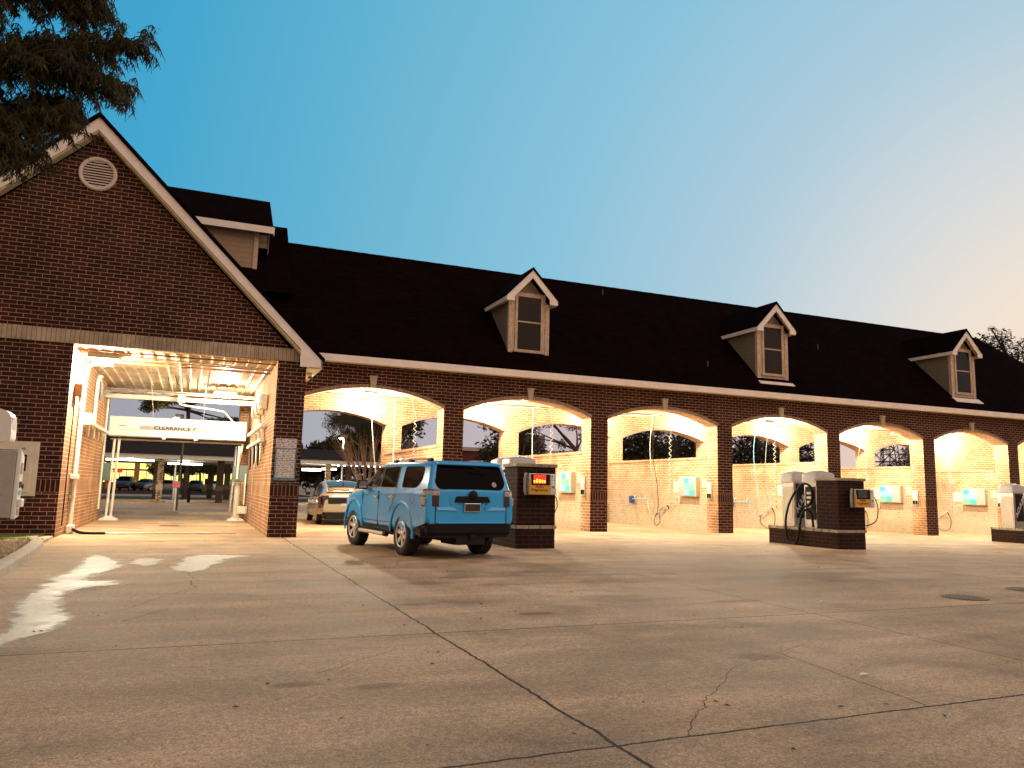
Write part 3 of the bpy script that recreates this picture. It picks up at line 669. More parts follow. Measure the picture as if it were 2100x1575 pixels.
# ================================================================== VEHICLES
def paint(name, c, rough=.28, coat=.35):
    t = NT(name); f = t.noise(.8, t.coord(), 2)
    col = t.mix(t.ramp(f, [(.3, 0.), (.7, 1.)]), tuple(x*.93 for x in c)+(1,), tuple(min(1, x*1.06) for x in c)+(1,))
    t.out(col, rough, 0, .5)
    t.b.inputs['Coat Weight'].default_value = coat; t.b.inputs['Coat Roughness'].default_value = .05
    return t.m
M['suvblue'] = paint('light_blue_car_paint', (.020, .37, .82), .27, .5)
M['champagne'] = paint('champagne_car_paint', (.27, .24, .19), .25)
M['blackcar'] = paint('black_car_paint', (.010, .008, .008), .45, .03)
M['whitecar'] = paint('white_car_paint', (.7, .68, .64), .25)
M['silvercar'] = paint('silver_car_paint', (.35, .34, .34), .25)
M['alloy'] = simple('alloy_wheel', (.74, .72, .68), .32, .45, .08, 9)
M['chrome'] = simple('chrome_trim', (.8, .78, .75), .12, 1, .03, 9)
M['tailred'] = simple('tail_lamp_red', (.035, .004, .004), .12, 0, .2, 20, 0, .6, .8)
M['tailclear'] = simple('tail_lamp_clear', (.42, .36, .32), .15, .3, .6, 40, .2, .6, .8)
M['plate'] = simple('number_plate', (.02, .02, .02), .5, 0, .2, 40)
M['carglass'] = glass('car_glass', (.003, .0015, .002), .06, .03)
M['carglass2'] = glass('car_glass_reflecting', (.02, .016, .013), .04, .4)
M['sticker'] = simple('white_sticker', (.35, .28, .27), .6)

def fillet(poly, r, n=4):
    """2D polygon with its corners rounded; r number or per-corner list"""
    out = []; N = len(poly)
    for i in range(N):
        a, b, c = (Vector(poly[(i-1) % N]), Vector(poly[i]), Vector(poly[(i+1) % N]))
        rr = r[i] if isinstance(r, (list, tuple)) else r
        u = (a-b); v = (c-b); k = min(rr, u.length*.45, v.length*.45)
        if k < 1e-4: out.append((b.x, b.y)); continue
        p, q = b+u.normalized()*k, b+v.normalized()*k
        for j in range(n+1):
            t = j/n; w = p*(1-t)**2+b*2*t*(1-t)+q*t*t; out.append((w.x, w.y))
    return out
def rrect(x0, x1, y0, y1, r, z, n=4):
    return [Vector((a, b, z)) for a, b in fillet([(x0, y0), (x1, y0), (x1, y1), (x0, y1)], r, n)]

def wheel(parent, x, y, r, w, side, spokes=6, rim=.62, steer=0, rimmat='alloy'):
    e = MB(); R0 = r*rim
    Mx = T((x, y, r)) @ Matrix.Rotation(steer, 4, 'Z') @ Matrix.Rotation(R(90)*side, 4, 'Y')
    prof = [(R0, -w*.42), (R0+.02, -w*.48), (r-.06, -w*.5), (r-.02, -w*.44), (r, -w*.36), (r, w*.36), (r-.02, w*.44), (r-.06, w*.5), (R0+.02, w*.48), (R0, w*.42), (R0-.01, w*.2), (R0-.01, -w*.42)]
    e.lathe(prof, 40, Mx)
    # tread blocks
    for k in range(44):
        a = 2*math.pi*k/44
        for hh in (-.3, 0, .3):
            B = Mx @ Matrix.Rotation(a+(.07 if hh == 0 else 0), 4, 'Z') @ T((r, 0, hh*w))
            e.box(-.006, .008, -.018, .018, -w*.11, w*.11, 0, B)
    tyre = e.build('wheel', M['rubber'], parent)
    d = MB(); f = w*.5
    d.lathe([(R0+.004, f-.02), (R0-.012, f-.005), (R0-.03, f-.02), (R0-.035, f-.09), (R0*.35, f-.11), (.001, f-.11)], 40, Mx, 1)
    d.lathe([(R0+.004, f-.018), (R0-.006, f+.0), (R0-.022, f-.006), (R0-.03, f-.03)], 40, Mx, 0)
    for k in range(spokes):
        B = Mx @ Matrix.Rotation(2*math.pi*k/spokes+.2, 4, 'Z')
        a, b = R0*.16, R0-.015
        q = [(a, -.030*r/.4), (b, -.045*r/.4), (b, .045*r/.4), (a, .030*r/.4)]
        pts = [Vector((u, v, f-.035)) for u, v in q]+[Vector((u, v, f-.075)) for u, v in q]
        pts[1].z += .012; pts[2].z += .012
        d.add([B @ p for p in pts], [(0, 1, 2, 3), (7, 6, 5, 4), (0, 4, 5, 1), (1, 5, 6, 2), (2, 6, 7, 3), (3, 7, 4, 0)], 0)
    d.lathe([(R0*.26, f-.08), (R0*.26, f-.035), (R0*.18, f-.022), (.001, f-.02)], 20, Mx, 0)
    d.build('rim', [M[rimmat], M['dark']], tyre)
    return tyre

def cut_wells(o, wells, width, mat_i=1):
    """boolean the wheel openings out of a closed body, result baked into the mesh"""
    import bmesh
    bm = bmesh.new(); bm.from_mesh(o.data); bmesh.ops.remove_doubles(bm, verts=bm.verts, dist=.0004); bmesh.ops.recalc_face_normals(bm, faces=bm.faces); bm.to_mesh(o.data); bm.free()
    for (y, r, z) in wells:
        for sx in (-1, 1):
            c = MB(); A = T((sx*width, y, z)) @ Matrix.Rotation(R(90), 4, 'Y')
            c.lathe([(.0, -.34), (r, -.34), (r, .34), (.0, .34)], 36, A)
            co = c.build('cutter', [M['dark'], M['dark']]); co.data.polygons.foreach_set('material_index', [1]*len(co.data.polygons))
            bm = bmesh.new(); bm.from_mesh(co.data); bmesh.ops.remove_doubles(bm, verts=bm.verts, dist=.0004); bmesh.ops.recalc_face_normals(bm, faces=bm.faces); bm.to_mesh(co.data); bm.free()
            mod = o.modifiers.new('b', 'BOOLEAN'); mod.object = co; mod.operation = 'DIFFERENCE'; mod.solver = 'EXACT'
            dg = bpy.context.evaluated_depsgraph_get(); dg.update()
            me = bpy.data.meshes.new_from_object(o.evaluated_get(dg)); o.modifiers.clear(); old = o.data; o.data = me; me.name = old.name
            bpy.data.objects.remove(co)
    return o

# ---------------------------------------------------------------- the blue SUV (rear axle at the origin, nose along +Y)
SUV = empty('suv', (-7.79, -7.98, 0), R(8), 1.055)
tag(SUV, 'boxy light blue four-door suv with alloy wheels parked in front of the wash', 'suv')
Wd = .925
def suv_station(y, w, zb, zt, zmid=.80):
    half = [(w-.16, zb), (w-.05, zb+.05), (w-.005, zb+.16), (w, zmid), (w-.004, zmid+.2), (w-.02, zt-.10), (w-.05, zt-.03), (w-.10, zt), (w*.5, zt+.012), (0, zt+.016)]
    left = [Vector((-a, y, b)) for a, b in half]; right = [Vector((a, y, b)) for a, b in half[::-1]][1:]
    return left+right
st = [(-1.165, .83, .62, 1.235), (-1.155, .885, .60, 1.262), (-1.12, .912, .58, 1.278), (-1.05, .926, .50, 1.28), (-.9, .93, .46, 1.28), (-.5, .935, .44, 1.28), (0, .935, .44, 1.275), (.6, .92, .42, 1.265),
      (1.3, .915, .42, 1.255), (2.0, .918, .42, 1.245), (2.35, .92, .42, 1.235), (2.6, .925, .44, 1.22), (3.0, .925, .46, 1.19), (3.35, .90, .48, 1.14), (3.55, .84, .50, 1.06), (3.66, .72, .52, .96), (3.70, .60, .56, .86)]
b = MB(); b.loft([suv_station(*s) for s in st])
body = b.build('body', [M['suvblue'], M['dark']], SUV)
cut_wells(body, [(0, .53, .45), (2.79, .53, .45)], .80)
for p in body.data.polygons: p.use_smooth = True
mod = body.modifiers.new('e', 'EDGE_SPLIT'); mod.split_angle = R(22); wm = body.modifiers.new('w', 'WEIGHTED_NORMAL'); wm.mode = 'FACE_AREA'; wm.weight = 90
g = MB()
gr_ = [(1.18, -1.14, 2.52, .885, .10), (1.27, -1.12, 2.40, .878, .10), (1.50, -1.065, 2.04, .822, .09), (1.68, -1.01, 1.74, .772, .09), (1.745, -.98, 1.62, .748, .10), (1.785, -.96, 1.50, .715, .12), (1.808, -.93, 1.36, .66, .14), (1.82, -.86, 1.2, .56, .16)]
rings = [rrect(-w, w, y0, y1, r, z, 5) for z, y0, y1, w, r in gr_]
g.loft(rings); gh = g.build('cab', M['suvblue'], SUV)
# glass on the cab's own planes
def side_x(z): # half width of the cab at height z
    for (z0, a, b_, w0, _), (z1, c, d, w1, _) in zip(gr_[:-1], gr_[1:]):
        if z0 <= z <= z1: return w0+(w1-w0)*(z-z0)/(z1-z0)
    return .7
def side_glass(poly, r, name, mat, off=.008, parent=gh):
    o = []
    for sx in (-1, 1):
        P = fillet(poly, r); mm = MB()
        outer = [Vector((sx*(side_x(z)+off), y, z)) for y, z in P]; inner = [Vector((sx*(side_x(z)-.02), y, z)) for y, z in P]
        n = len(P); mm.add(outer+inner, [tuple(range(n))]+[(i, i+n, (i+1) % n+n, (i+1) % n) for i in range(n)])
        o.append(mm.build(name, mat, parent))
    return o
side_glass([(2.27, 1.275), (1.64, 1.715), (.46, 1.735), (.40, 1.28)], [.03, .08, .05, .03], 'window_frame', M['black'], .006)
side_glass([(2.14, 1.30), (1.62, 1.69), (1.36, 1.70), (1.36, 1.30)], [.02, .05, .02, .02], 'front_window', M['carglass2'], .011)
side_glass([(1.27, 1.30), (1.27, 1.70), (.53, 1.71), (.47, 1.30)], [.02, .02, .04, .02], 'rear_window', M['carglass'], .011)
side_glass([(.16, 1.30), (.20, 1.715), (-.70, 1.71), (-.76, 1.46), (-.56, 1.30)], [.09, .08, .1, .12, .12], 'quarter_window', M['carglass'], .010)
def rear_pt(x, z, off=.008):
    for (z0, a, *_), (z1, c, *_2) in zip(gr_[:-1], gr_[1:]):
        if z0 <= z <= z1: return Vector((x, a+(c-a)*(z-z0)/(z1-z0)-off, z))
    return Vector((x, -1.15, z))
m = MB()
m.loft([[rear_pt(x*w_, z) for x in (-1, -.5, 0, .5, 1)] for z, w_ in ((1.288, .62), (1.30, .665), (1.34, .705), (1.40, .735), (1.50, .722), (1.60, .70), (1.68, .68), (1.73, .662))], closed=False, caps=False, smooth=False); m.build('rear_glass', M['carglass'], gh)
# corner glass strips that wrap the tailgate window
for sx in (-1, 1):
    m = MB(); q = [(sx*.735, 1.42), (sx*.785, 1.45), (sx*.72, 1.69), (sx*.64, 1.715)]
    m.add([Vector((x, rear_pt(0, z).y+(.035 if abs(x) > .69 and i in (1, 2) else .0), z)) for i, (x, z) in enumerate(q)], [(0, 1, 2, 3)])
    m.build('corner_glass', M['carglass'], gh)
m = MB(); c = rear_pt(.50, 1.39, .014); m.lathe([(.001, 0), (.052, 0)], 20, T(c) @ Matrix.Rotation(R(70), 4, 'X')); m.build('sticker', M['sticker'], gh)
m = MB(); m.box(-.05, .0, c.y-.003, c.y-.002, c.z-.02, c.z+.02)
# roof spoiler, rails, windscreen
m = MB(); q = [(-.66, -1.06), (-.60, -1.09), (.60, -1.09), (.66, -1.06), (.67, -.80), (-.67, -.80)]
m.loft([[Vector((x, y, 1.745)) for x, y in q], [Vector((x*1.0, y, 1.78)) for x, y in q], [Vector((x*.92, y+.05, 1.81)) for x, y in q]]); m.build('spoiler', M['suvblue'], SUV, bevel=.01)
for sx in (-1, 1):
    m = MB(); m.tube(smooth_path([(sx*.60, -.62, 1.80), (sx*.61, -.5, 1.85), (sx*.61, .4, 1.862), (sx*.60, 1.1, 1.85), (sx*.58, 1.24, 1.80)]), .02, 8)
    rl = m.build('roof_rail', M['chrome'], SUV)
    for y in (-.56, .35, 1.14):
        m = MB(); m.box(sx*.605-.035, sx*.605+.035, y-.10, y+.10, 1.78, 1.872); m.build('rail_mount', M['black'], rl, bevel=.025)
m = MB(); m.prism([(-.78, 1.82), (-.62, 1.82), (-.78, 1.88)], 'x', -.012, .012); m.build('antenna_fin', M['black'], SUV)
W2 = [(2.47, 1.15), (1.62, 1.67)]
m = MB(); m.add([(-.75, 2.43, 1.27), (.75, 2.43, 1.27), (.65, 1.74, 1.70), (-.65, 1.74, 1.70)], [(0, 1, 2, 3)]); m.build('windscreen', M['carglass'], gh)
# tailgate details
m = MB(); TG = -1.172
for x in (-.745, .745): m.box(x-.005, x+.005, TG-.004, TG+.08, .66, 1.26)
m.box(-.745, .745, TG-.004, TG+.03, .655, .665); m.build('tailgate_seam', M['dark'], SUV)
m = MB(); m.prism([(-.38, 1.055), (-.32, 1.16), (-.09, 1.165), (.09, 1.165), (.32, 1.16), (.38, 1.055), (.12, 1.045), (-.12, 1.045)], 'y', TG-.045, TG+.02)
m.build('tailgate_garnish', M['black'], SUV, bevel=.012)
m = MB(); m.lathe([(.001, 0), (.088, 0), (.085, .02), (.06, .032), (.001, .034)], 24, T((0, TG-.035, 1.185)) @ Matrix.Rotation(R(90), 4, 'X')); m.build('emblem_cover', M['black'], SUV)
m = MB(); m.box(-.17, .17, TG-.03, TG-.005, .875, 1.035); pl = m.build('number_plate', M['chrome'], SUV, bevel=.006)
m = MB(); m.box(-.155, .155, TG-.036, TG-.031, .888, 1.022); m.build('plate_face', M['plate'], pl)
# pressed relief either side of the plate
for sx in (-1, 1):
    m = MB(); m.add([(sx*.72, TG-.002, .955), (sx*.42, TG-.002, .97), (sx*.28, TG-.018, .90), (sx*.72, TG-.018, .91)], [(0, 1, 2, 3)]); m.add([(sx*.47, TG-.003, 1.15), (sx*.40, TG-.006, 1.16), (sx*.24, TG-.014, .90), (sx*.42, TG-.004, .97)], [(0, 1, 2, 3)]); m.build('tailgate_crease', M['suvblue'], SUV)
for sx in (-1, 1):
    # lamp wraps the rear corner
    def lamp(z0, z1, mat, off, nm, par=SUV, d0=.04):
        rr = []
        for z in (z0, z0+.02, (z0+z1)/2, z1-.02, z1):
            k = .012 if z in (z0, z1) else 0
            w = .925-.012*(z-1.0)/.1 if z > 1 else .93
            P_ = [(sx*.69, TG-off+.01), (sx*.69, TG-off+k), (sx*.80, TG-off+k+.005), (sx*(.88+off*.5), -1.10-off*.6+k), (sx*(w+off-k), -1.03), (sx*(w+off-k), -.93), (sx*(w-.02), -.90+d0), (sx*.8, -1.0)]
            rr.append([Vector((x, y, z)) for x, y in P_])
        mm = MB(); mm.loft(rr, smooth=False); return mm.build(nm, mat, par, bevel=.006)
    tl = lamp(.97, 1.285, M['tailred'], .016, 'tail_lamp')
    lamp(1.16, 1.265, M['tailclear'], .022, 'reverse_lens', tl)
    m = MB(); m.box(*sorted((sx*.90, sx*.956)), -1.08, -.97, .99, 1.14); m.build('marker_lens', M['tailclear'], tl, bevel=.01)
# black lower bumper with body-colour corners, hitch, underbody
m = MB(); m.loft([rrect(-.86, .86, -1.16, -.6, .14, z, 4) for z in (.40, .44)]+[rrect(-.90, .90, -1.195, -.55, .14, z, 4) for z in (.50, .645)]+[rrect(-.88, .88, -1.17, -.55, .14, .66, 4)], smooth=False)
m.build('rear_bumper', M['black'], SUV)
m = MB(); m.box(-.45, .45, -1.05, 3.3, .33, .45); m.box(-.8, .8, .5, 2.3, .36, .45); m.box(-.30, .30, -1.15, -.5, .27, .42); m.tube([(-.7, 0, .42), (.7, 0, .42)], .05); m.lathe([(.001, -.13), (.11, -.1), (.13, 0), (.11, .1), (.001, .13)], 12, T((.05, 0, .42)))
m.tube([(.42, -1.17, .36), (.42, -.3, .38)], .032); m.box(-.04, .04, -1.24, -1.0, .40, .46); m.build('underbody', M['dark'], SUV)
for sx in (-1, 1):
    m = MB(); m.box(*sorted((sx*.62, sx*.64)), -.9, -.75, .5, .7)
    # wheel-arch flares
    for yc in (0, 2.79):
        fl = MB(); a0, a1 = (-.02, 3.30) if yc == 0 else (-.22, 3.14)
        rg = []
        for i in range(25):
            a = a0+(a1-a0)*i/24; r1, r2 = .528, .60
            cy, sy = math.cos(a), math.sin(a)
            rg.append([Vector((sx*x, yc+rr*cy, .45+rr*sy)) for x, rr in ((.915, r1), (.942, r1+.004), (.948, r1+.02), (.942, r2-.02), (.93, r2), (.90, r2))])
        fl.loft(rg, smooth=True); fl.build('wheel_arch_flare', M['suvblue'], SUV)
    # sill, running board
    m = MB(); m.box(*sorted((sx*.86, sx*.90)), .5, 2.3, .36, .46); m.build('sill', M['black'], SUV)
    m = MB(); m.tube([(sx*.99, .70, .37), (sx*.99, 2.16, .37)], .042, 10); m.box(*sorted((sx*.88, sx*.99)), .72, 2.14, .355, .385); rb = m.build('running_board', M['alloy'], SUV)
    m = MB(); m.tube([(sx*.99, .56, .37), (sx*.99, .71, .37)], .048, 10); m.tube([(sx*.99, 2.15, .37), (sx*.99, 2.28, .37)], .048, 10); m.box(*sorted((sx*.9, sx*.985)), .75, 2.1, .386, .395); m.build('end_cap', M['black'], rb)
    # mirrors, handles, seams
    m = MB(); m.loft([rrect(min(sx*.90, sx*1.12), max(sx*.90, sx*1.12), 2.02+k, 2.16-k, .04, z) for z, k in ((1.24, .03), (1.27, 0), (1.40, 0), (1.44, .03))]); mi = m.build('mirror', M['black'], SUV)
    m = MB(); m.box(*sorted((sx*.93, sx*1.10)), 2.008, 2.018, 1.27, 1.42); m.build('mirror_glass', M['chrome'], mi)
    for y in (1.38, .50):
        m = MB(); m.tube(smooth_path([(sx*.915, y, 1.10), (sx*.945, y+.03, 1.105), (sx*.945, y+.14, 1.105), (sx*.915, y+.17, 1.10)], 3), .016, 8); m.lathe([(.001, 0), (.045, .0)], 14, T((sx*.918, y+.085, 1.10)) @ Matrix.Rotation(R(90)*sx, 4, 'Y')); m.build('door_handle', M['chrome'], SUV)
    m = MB()
    m.box(*sorted((sx*.90, sx*.9185)), 1.305, 1.313, .50, 1.22); m.box(*sorted((sx*.90, sx*.921)), 2.262, 2.27, .50, 1.2); m.box(*sorted((sx*.90, sx*.9185)), .55, 2.26, .512, .520)
    q = smooth_path([(sx*.925, .34, 1.24), (sx*.933, .40, 1.10), (sx*.934, .52, .95), (sx*.927, .66, .80)], 4); m.tube(q, .004, 4)
    m.box(*sorted((sx*.90, sx*.9235)), .62, 2.2, .598, .612)
    m.build('door_seam', M['dark'], SUV)
m = MB(); m.tube([Vector((-.934, -.50+.10*math.cos(a), 1.10+.10*math.sin(a))) for a in [2*math.pi*k/24 for k in range(25)]], .004, 4, caps=False); m.build('fuel_door', M['dark'], SUV)
m = MB(); m.loft([[Vector((sx*a, -1.0+dy, z)) for a, dy in ((.86, 0), (.945, .03), (.945, .3), (.86, .34))] for sx in (-1,) for z in (.44, .56)], smooth=False); m.loft([[Vector((a, -1.0+dy, z)) for a, dy in ((.86, 0), (.945, .03), (.945, .3), (.86, .34))] for z in (.44, .56)], smooth=False); m.build('mud_guard', M['black'], SUV)
for sx in (-1, 1):
    wheel(SUV, sx*.80, 0, .40, .265, sx); wheel(SUV, sx*.80, 2.79, .40, .265, sx, steer=R(3))

for sx in (-1, 1):
    m = MB(); m.tube([(sx*.934, -.9, 1.175), (sx*.934, .0, 1.165), (sx*.918, 1.2, 1.15), (sx*.920, 2.2, 1.135)], .006, 5); m.build('shoulder_line', M['suvblue'], SUV)
    m = MB(); m.box(*sorted((sx*.905, sx*.917)), .53, 2.27, .43, .50); m.build('lower_cladding', M['black'], SUV)
    m = MB(); m.tube([Vector((sx*(side_x(z)+.013), y, z)) for y, z in ((2.22, 1.285), (1.3, 1.288), (.42, 1.29))], .009, 5); m.build('window_trim', M['chrome'], gh)
    m = MB(); m.prism([(-1.19, .68), (-1.19, .655), (-.62, .50), (-.62, .56)], 'x', sx*.885, sx*.945); m.build('bumper_corner', M['black'], SUV, bevel=.01)
m = MB(); m.box(-.70, .70, TG-.02, TG+.02, .66, .69); m.build('tailgate_lip', M['suvblue'], SUV, bevel=.008)
m = MB(); m.tube(smooth_path([(.0, -1.10, 1.735), (.02, -1.15, 1.70), (.30, -1.175, 1.66), (.38, -1.17, 1.655)], 4), .008, 5); m.build('rear_wiper', M['black'], gh)
m = MB(); m.box(-.6, .6, -1.085, -1.075, 1.755, 1.768); m.build('high_brake_lamp', M['tailred'], SUV)
for sx in (-1, 1):
    m = MB(); m.box(*sorted((sx*.30, sx*.62)), .9, 1.3, .8, 1.45); m.loft([rrect(sx*.45-k, sx*.45+k, 1.1-k*.6, 1.1+k*.6, .05, z) for z, k in ((1.44, .08), (1.48, .13), (1.62, .13), (1.66, .08))]); m.build('front_seat', M['black'], SUV)
# ---------------------------------------------------------------- generic cars by station table
def car(name, label, loc, rz, pm, st, wheels, wr, glassrange, cat='car', group=None, lampmat='tailred', lampz=(.75, .98), detail=True, scl=1.055, well=.36, gl='carglass', plate=True):
    C_ = empty(name, loc, rz, scl); tag(C_, label, cat, group)
    def ringf(y, w, z0, zb, wr_, zr):
        half = [(w-.16, z0), (w-.04, z0+.05), (w, z0+.2), (w, (z0+zb)/2+.05), (w-.02, zb-.05), (w-.06, zb), (wr_+.05, zr-.10 if zr-zb > .15 else (zb+zr)/2), (wr_, zr-.035), (wr_*.6, zr-.004), (0, zr)]
        return [Vector((-a, y, b_)) for a, b_ in half]+[Vector((a, y, b_)) for a, b_ in half[::-1]][1:]
    mm = MB(); mm.loft([ringf(*s) for s in st]); bd = mm.build('body', [M[pm], M['dark']], C_)
    if detail: cut_wells(bd, [(y, well, wr) for y in wheels], st[len(st)//2][1]-.06)
    for p in bd.data.polygons: p.use_smooth = True
    bd.modifiers.new('e', 'EDGE_SPLIT').split_angle = R(35)
    def interp(y):
        for a, b_ in zip(st[:-1], st[1:]):
            if a[0] <= y <= b_[0]:
                t = (y-a[0])/(b_[0]-a[0]+1e-9); return [a[i]+(b_[i]-a[i])*t for i in range(6)]
        return list(st[-1])
    y0, y1, ya, yb_, yc, yd = glassrange      # side glass y0..y1; rear screen ya..yb ; windscreen yc..yd
    for sx in (-1, 1):
        mm = MB(); up_, lo = [], []
        K = 14
        for i in range(K+1):
            y = y0+(y1-y0)*i/K; _, w, z0, zb, w2, zr = interp(y)
            a = Vector((w-.06, y, zb)); c_ = Vector((w2+.05, y, zr-.10)); h = max(0., min(1., (zr-zb-.12)/.3))
            lo.append(Vector((sx*(a.x+.010), y, a.z+.025))); q = a.lerp(c_, .15+.80*h); up_.append(Vector((sx*(q.x+.012), y, max(q.z, a.z+.03))))
        mm.add(lo+up_, [(i, i+1, K+2+i, K+1+i) for i in range(K)]); g_ = mm.build('side_window', M[gl], C_)
        mm = MB()
        for y in (y0+(y1-y0)*.36, y0+(y1-y0)*.66)[0 if detail else 1:]:
            i = (y-y0)/(y1-y0)*K; i = int(i); d_ = Vector((sx*.006, 0, 0)); e_ = Vector((0, .05, 0))
            mm.add([lo[i]+d_, lo[i]+d_+e_, up_[i]+d_+e_, up_[i]+d_], [(0, 1, 2, 3)])
        mm.build('window_pillar', M['black'], g_)
    for a, b_, nm in ((ya, yb_, 'rear_screen'), (yc, yd, 'windscreen')):
        mm = MB(); L_, R_ = [], []
        for i in range(7):
            y = a+(b_-a)*i/6; _, w, z0, zb, w2, zr = interp(y); k = .016
            L_.append([Vector((x, y, zr-abs(x/w2)**3*.03+k)) for x in (-w2*.9, -w2*.45, 0, w2*.45, w2*.9)])
        mm.loft(L_, closed=False, caps=False); mm.build(nm, M[gl], C_)
    ye, w, z0, zb, w2, zr = interp(st[0][0]+.1)
    for sx in (-1, 1):
        mm = MB(); mm.box(*sorted((sx*(w-.22), sx*(w+.01))), st[0][0]-.005, st[0][0]+.22, *lampz); mm.build('tail_lamp', M[lampmat], C_, bevel=.02)
    if plate:
        mm = MB(); mm.box(-.17, .17, st[0][0]-.02, st[0][0]+.03, .62, .74); mm.build('number_plate', M['greypl'], C_)
    for y in wheels:
        for sx in (-1, 1): wheel(C_, sx*(st[len(st)//2][1]-.12), y, wr, .2, sx, 10 if detail else 5, .66)
    return C_
# hatchback with a long sloping tail
HB = [(-.86, .60, .42, .80, .50, .90), (-.82, .74, .36, .86, .60, 1.0), (-.70, .82, .32, .92, .62, 1.10), (-.45, .87, .28, .93, .60, 1.20), (-.1, .88, .26, .92, .58, 1.30), (.4, .88, .22, .90, .57, 1.41), (1.0, .88, .2, .89, .56, 1.47),
      (1.45, .88, .2, .88, .56, 1.45), (1.9, .88, .2, .88, .60, 1.30), (2.35, .88, .2, .87, .66, 1.08), (2.75, .87, .22, .84, .66, .95), (3.2, .83, .24, .76, .6, .83), (3.5, .72, .28, .66, .52, .70), (3.64, .52, .34, .56, .4, .60)]
HC = car('hatchback_car', 'champagne hatchback with sloping tail standing inside the first arched bay', (-7.72, 4.35, 0), R(-2), 'champagne', HB, (0, 2.70), .315, (-.35, 2.25, -.62, .55, 1.62, 2.5), cat='car', gl='carglass2', lampz=(.84, .97))
for sx in (-1, 1):
    m = MB(); m.add([(sx*.66, -.83, .95), (sx*.87, -.62, .93), (sx*.86, -.72, .78), (sx*.74, -.87, .55), (sx*.68, -.86, .80)], [(0, 1, 2, 3, 4)])
    m.prism([(-.845, .55), (-.70, .60), (-.62, .93), (-.80, .93)], 'x', sx*.80, sx*.885); m.build('tail_lamp_fin', M['tailred'], HC, bevel=.01)
    m = MB(); m.box(*sorted((sx*.86, sx*1.02)), 1.95, 2.12, .93, 1.05); m.build('mirror', M['black'], HC, bevel=.03)
    for y in (1.35, .40): 
        m = MB(); m.box(*sorted((sx*.87, sx*.90)), y, y+.16, .80, .825); m.build('door_handle', M['chrome'], HC, bevel=.008)
m = MB(); m.box(-.58, .58, -.885, -.84, .70, .90); m.build('tail_panel', M['black'], HC, bevel=.02)
m = MB(); m.loft([rrect(-.74+k, .74-k, -.90, -.2, .1, z) for z, k in ((.20, .08), (.34, .02), (.42, .0))], smooth=False); m.build('rear_bumper', M['black'], HC)
m = MB(); m.box(-.62, .62, -.80, -.70, 1.085, 1.115); m.build('spoiler', M['champagne'], HC, bevel=.01)
m = MB(); m.prism([(-.1, 1.31), (.05, 1.35), (-.12, 1.40)], 'x', -.012, .012); m.build('antenna_fin', M['black'], HC)
m = MB(); m.tube([(.10, -.62, 1.145), (.45, -.40, 1.225)], .012, 6); m.build('rear_wiper', M['black'], HC)
# car whose brake lights glow past the last visible pillar
SD = [(-1.0, .62, .42, .84, .5, .92), (-.96, .78, .34, .90, .62, 1.0), (-.6, .86, .28, .94, .62, 1.06), (-.2, .88, .24, .94, .60, 1.14), (.35, .89, .22, .93, .57, 1.38), (.9, .89, .2, .92, .56, 1.44), (1.4, .89, .2, .91, .56, 1.43), (1.9, .89, .2, .90, .60, 1.26), (2.4, .88, .2, .88, .66, 1.02), (3.1, .84, .24, .80, .6, .90), (3.5, .74, .3, .66, .52, .72), (3.62, .5, .36, .56, .4, .6)]
car('sedan_car', 'dark car with glowing red brake lights in the arched bay at the far right', (23.55, -.3, gz(23.5)), R(-3), 'blackcar', SD, (0, 2.75), .325, (.25, 2.3, -.2, .5, 1.5, 2.4), lampmat='redlamp', lampz=(.86, 1.02), cat='car')
# cars parked far behind
UV = [(-1.0, .70, .5, 1.0, .6, 1.1), (-.97, .86, .4, 1.05, .66, 1.4), (-.8, .9, .34, 1.05, .66, 1.62), (0, .91, .28, 1.04, .66, 1.70), (1.0, .91, .26, 1.02, .65, 1.70), (1.5, .91, .26, 1.02, .65, 1.60), (2.1, .9, .26, 1.02, .72, 1.15), (2.9, .88, .3, .96, .68, 1.02), (3.4, .78, .36, .8, .55, .84), (3.5, .6, .42, .7, .45, .74)]
car('parked_suv', 'dark suv with lit rear glass parked below the yellow store windows', (-20.4, 88, 0), R(172), 'blackcar', UV, (0, 2.7), .36, (-.6, 2.0, -.96, -.8, 1.5, 2.1), cat='suv', detail=False, scl=1.08)
car('parked_car', 'black car with pale roof parked right of the dark suv behind the wash bay', (-18.0, 90, 0), R(168), 'blackcar', SD, (0, 2.75), .33, (.25, 2.3, -.2, .5, 1.5, 2.4), detail=False, scl=1.08)
car('parked_car', 'black sedan under the canopy beyond the small red sign', (-12.1, 80, 0), R(175), 'blackcar', SD, (0, 2.75), .33, (.25, 2.3, -.2, .5, 1.5, 2.4), detail=False, scl=1.05)
car('parked_car', 'white car behind the black sedan beyond the small red sign', (-9.7, 90, 0), R(178), 'whitecar', SD, (0, 2.75), .33, (.25, 2.3, -.2, .5, 1.5, 2.4), detail=False, scl=1.05)
car('parked_car', 'silver car with its nose past the black sedan under the canopy', (-14.6, 86, 0), R(95), 'silvercar', SD, (0, 2.75), .33, (.25, 2.3, -.2, .5, 1.5, 2.4), detail=False, scl=1.05)
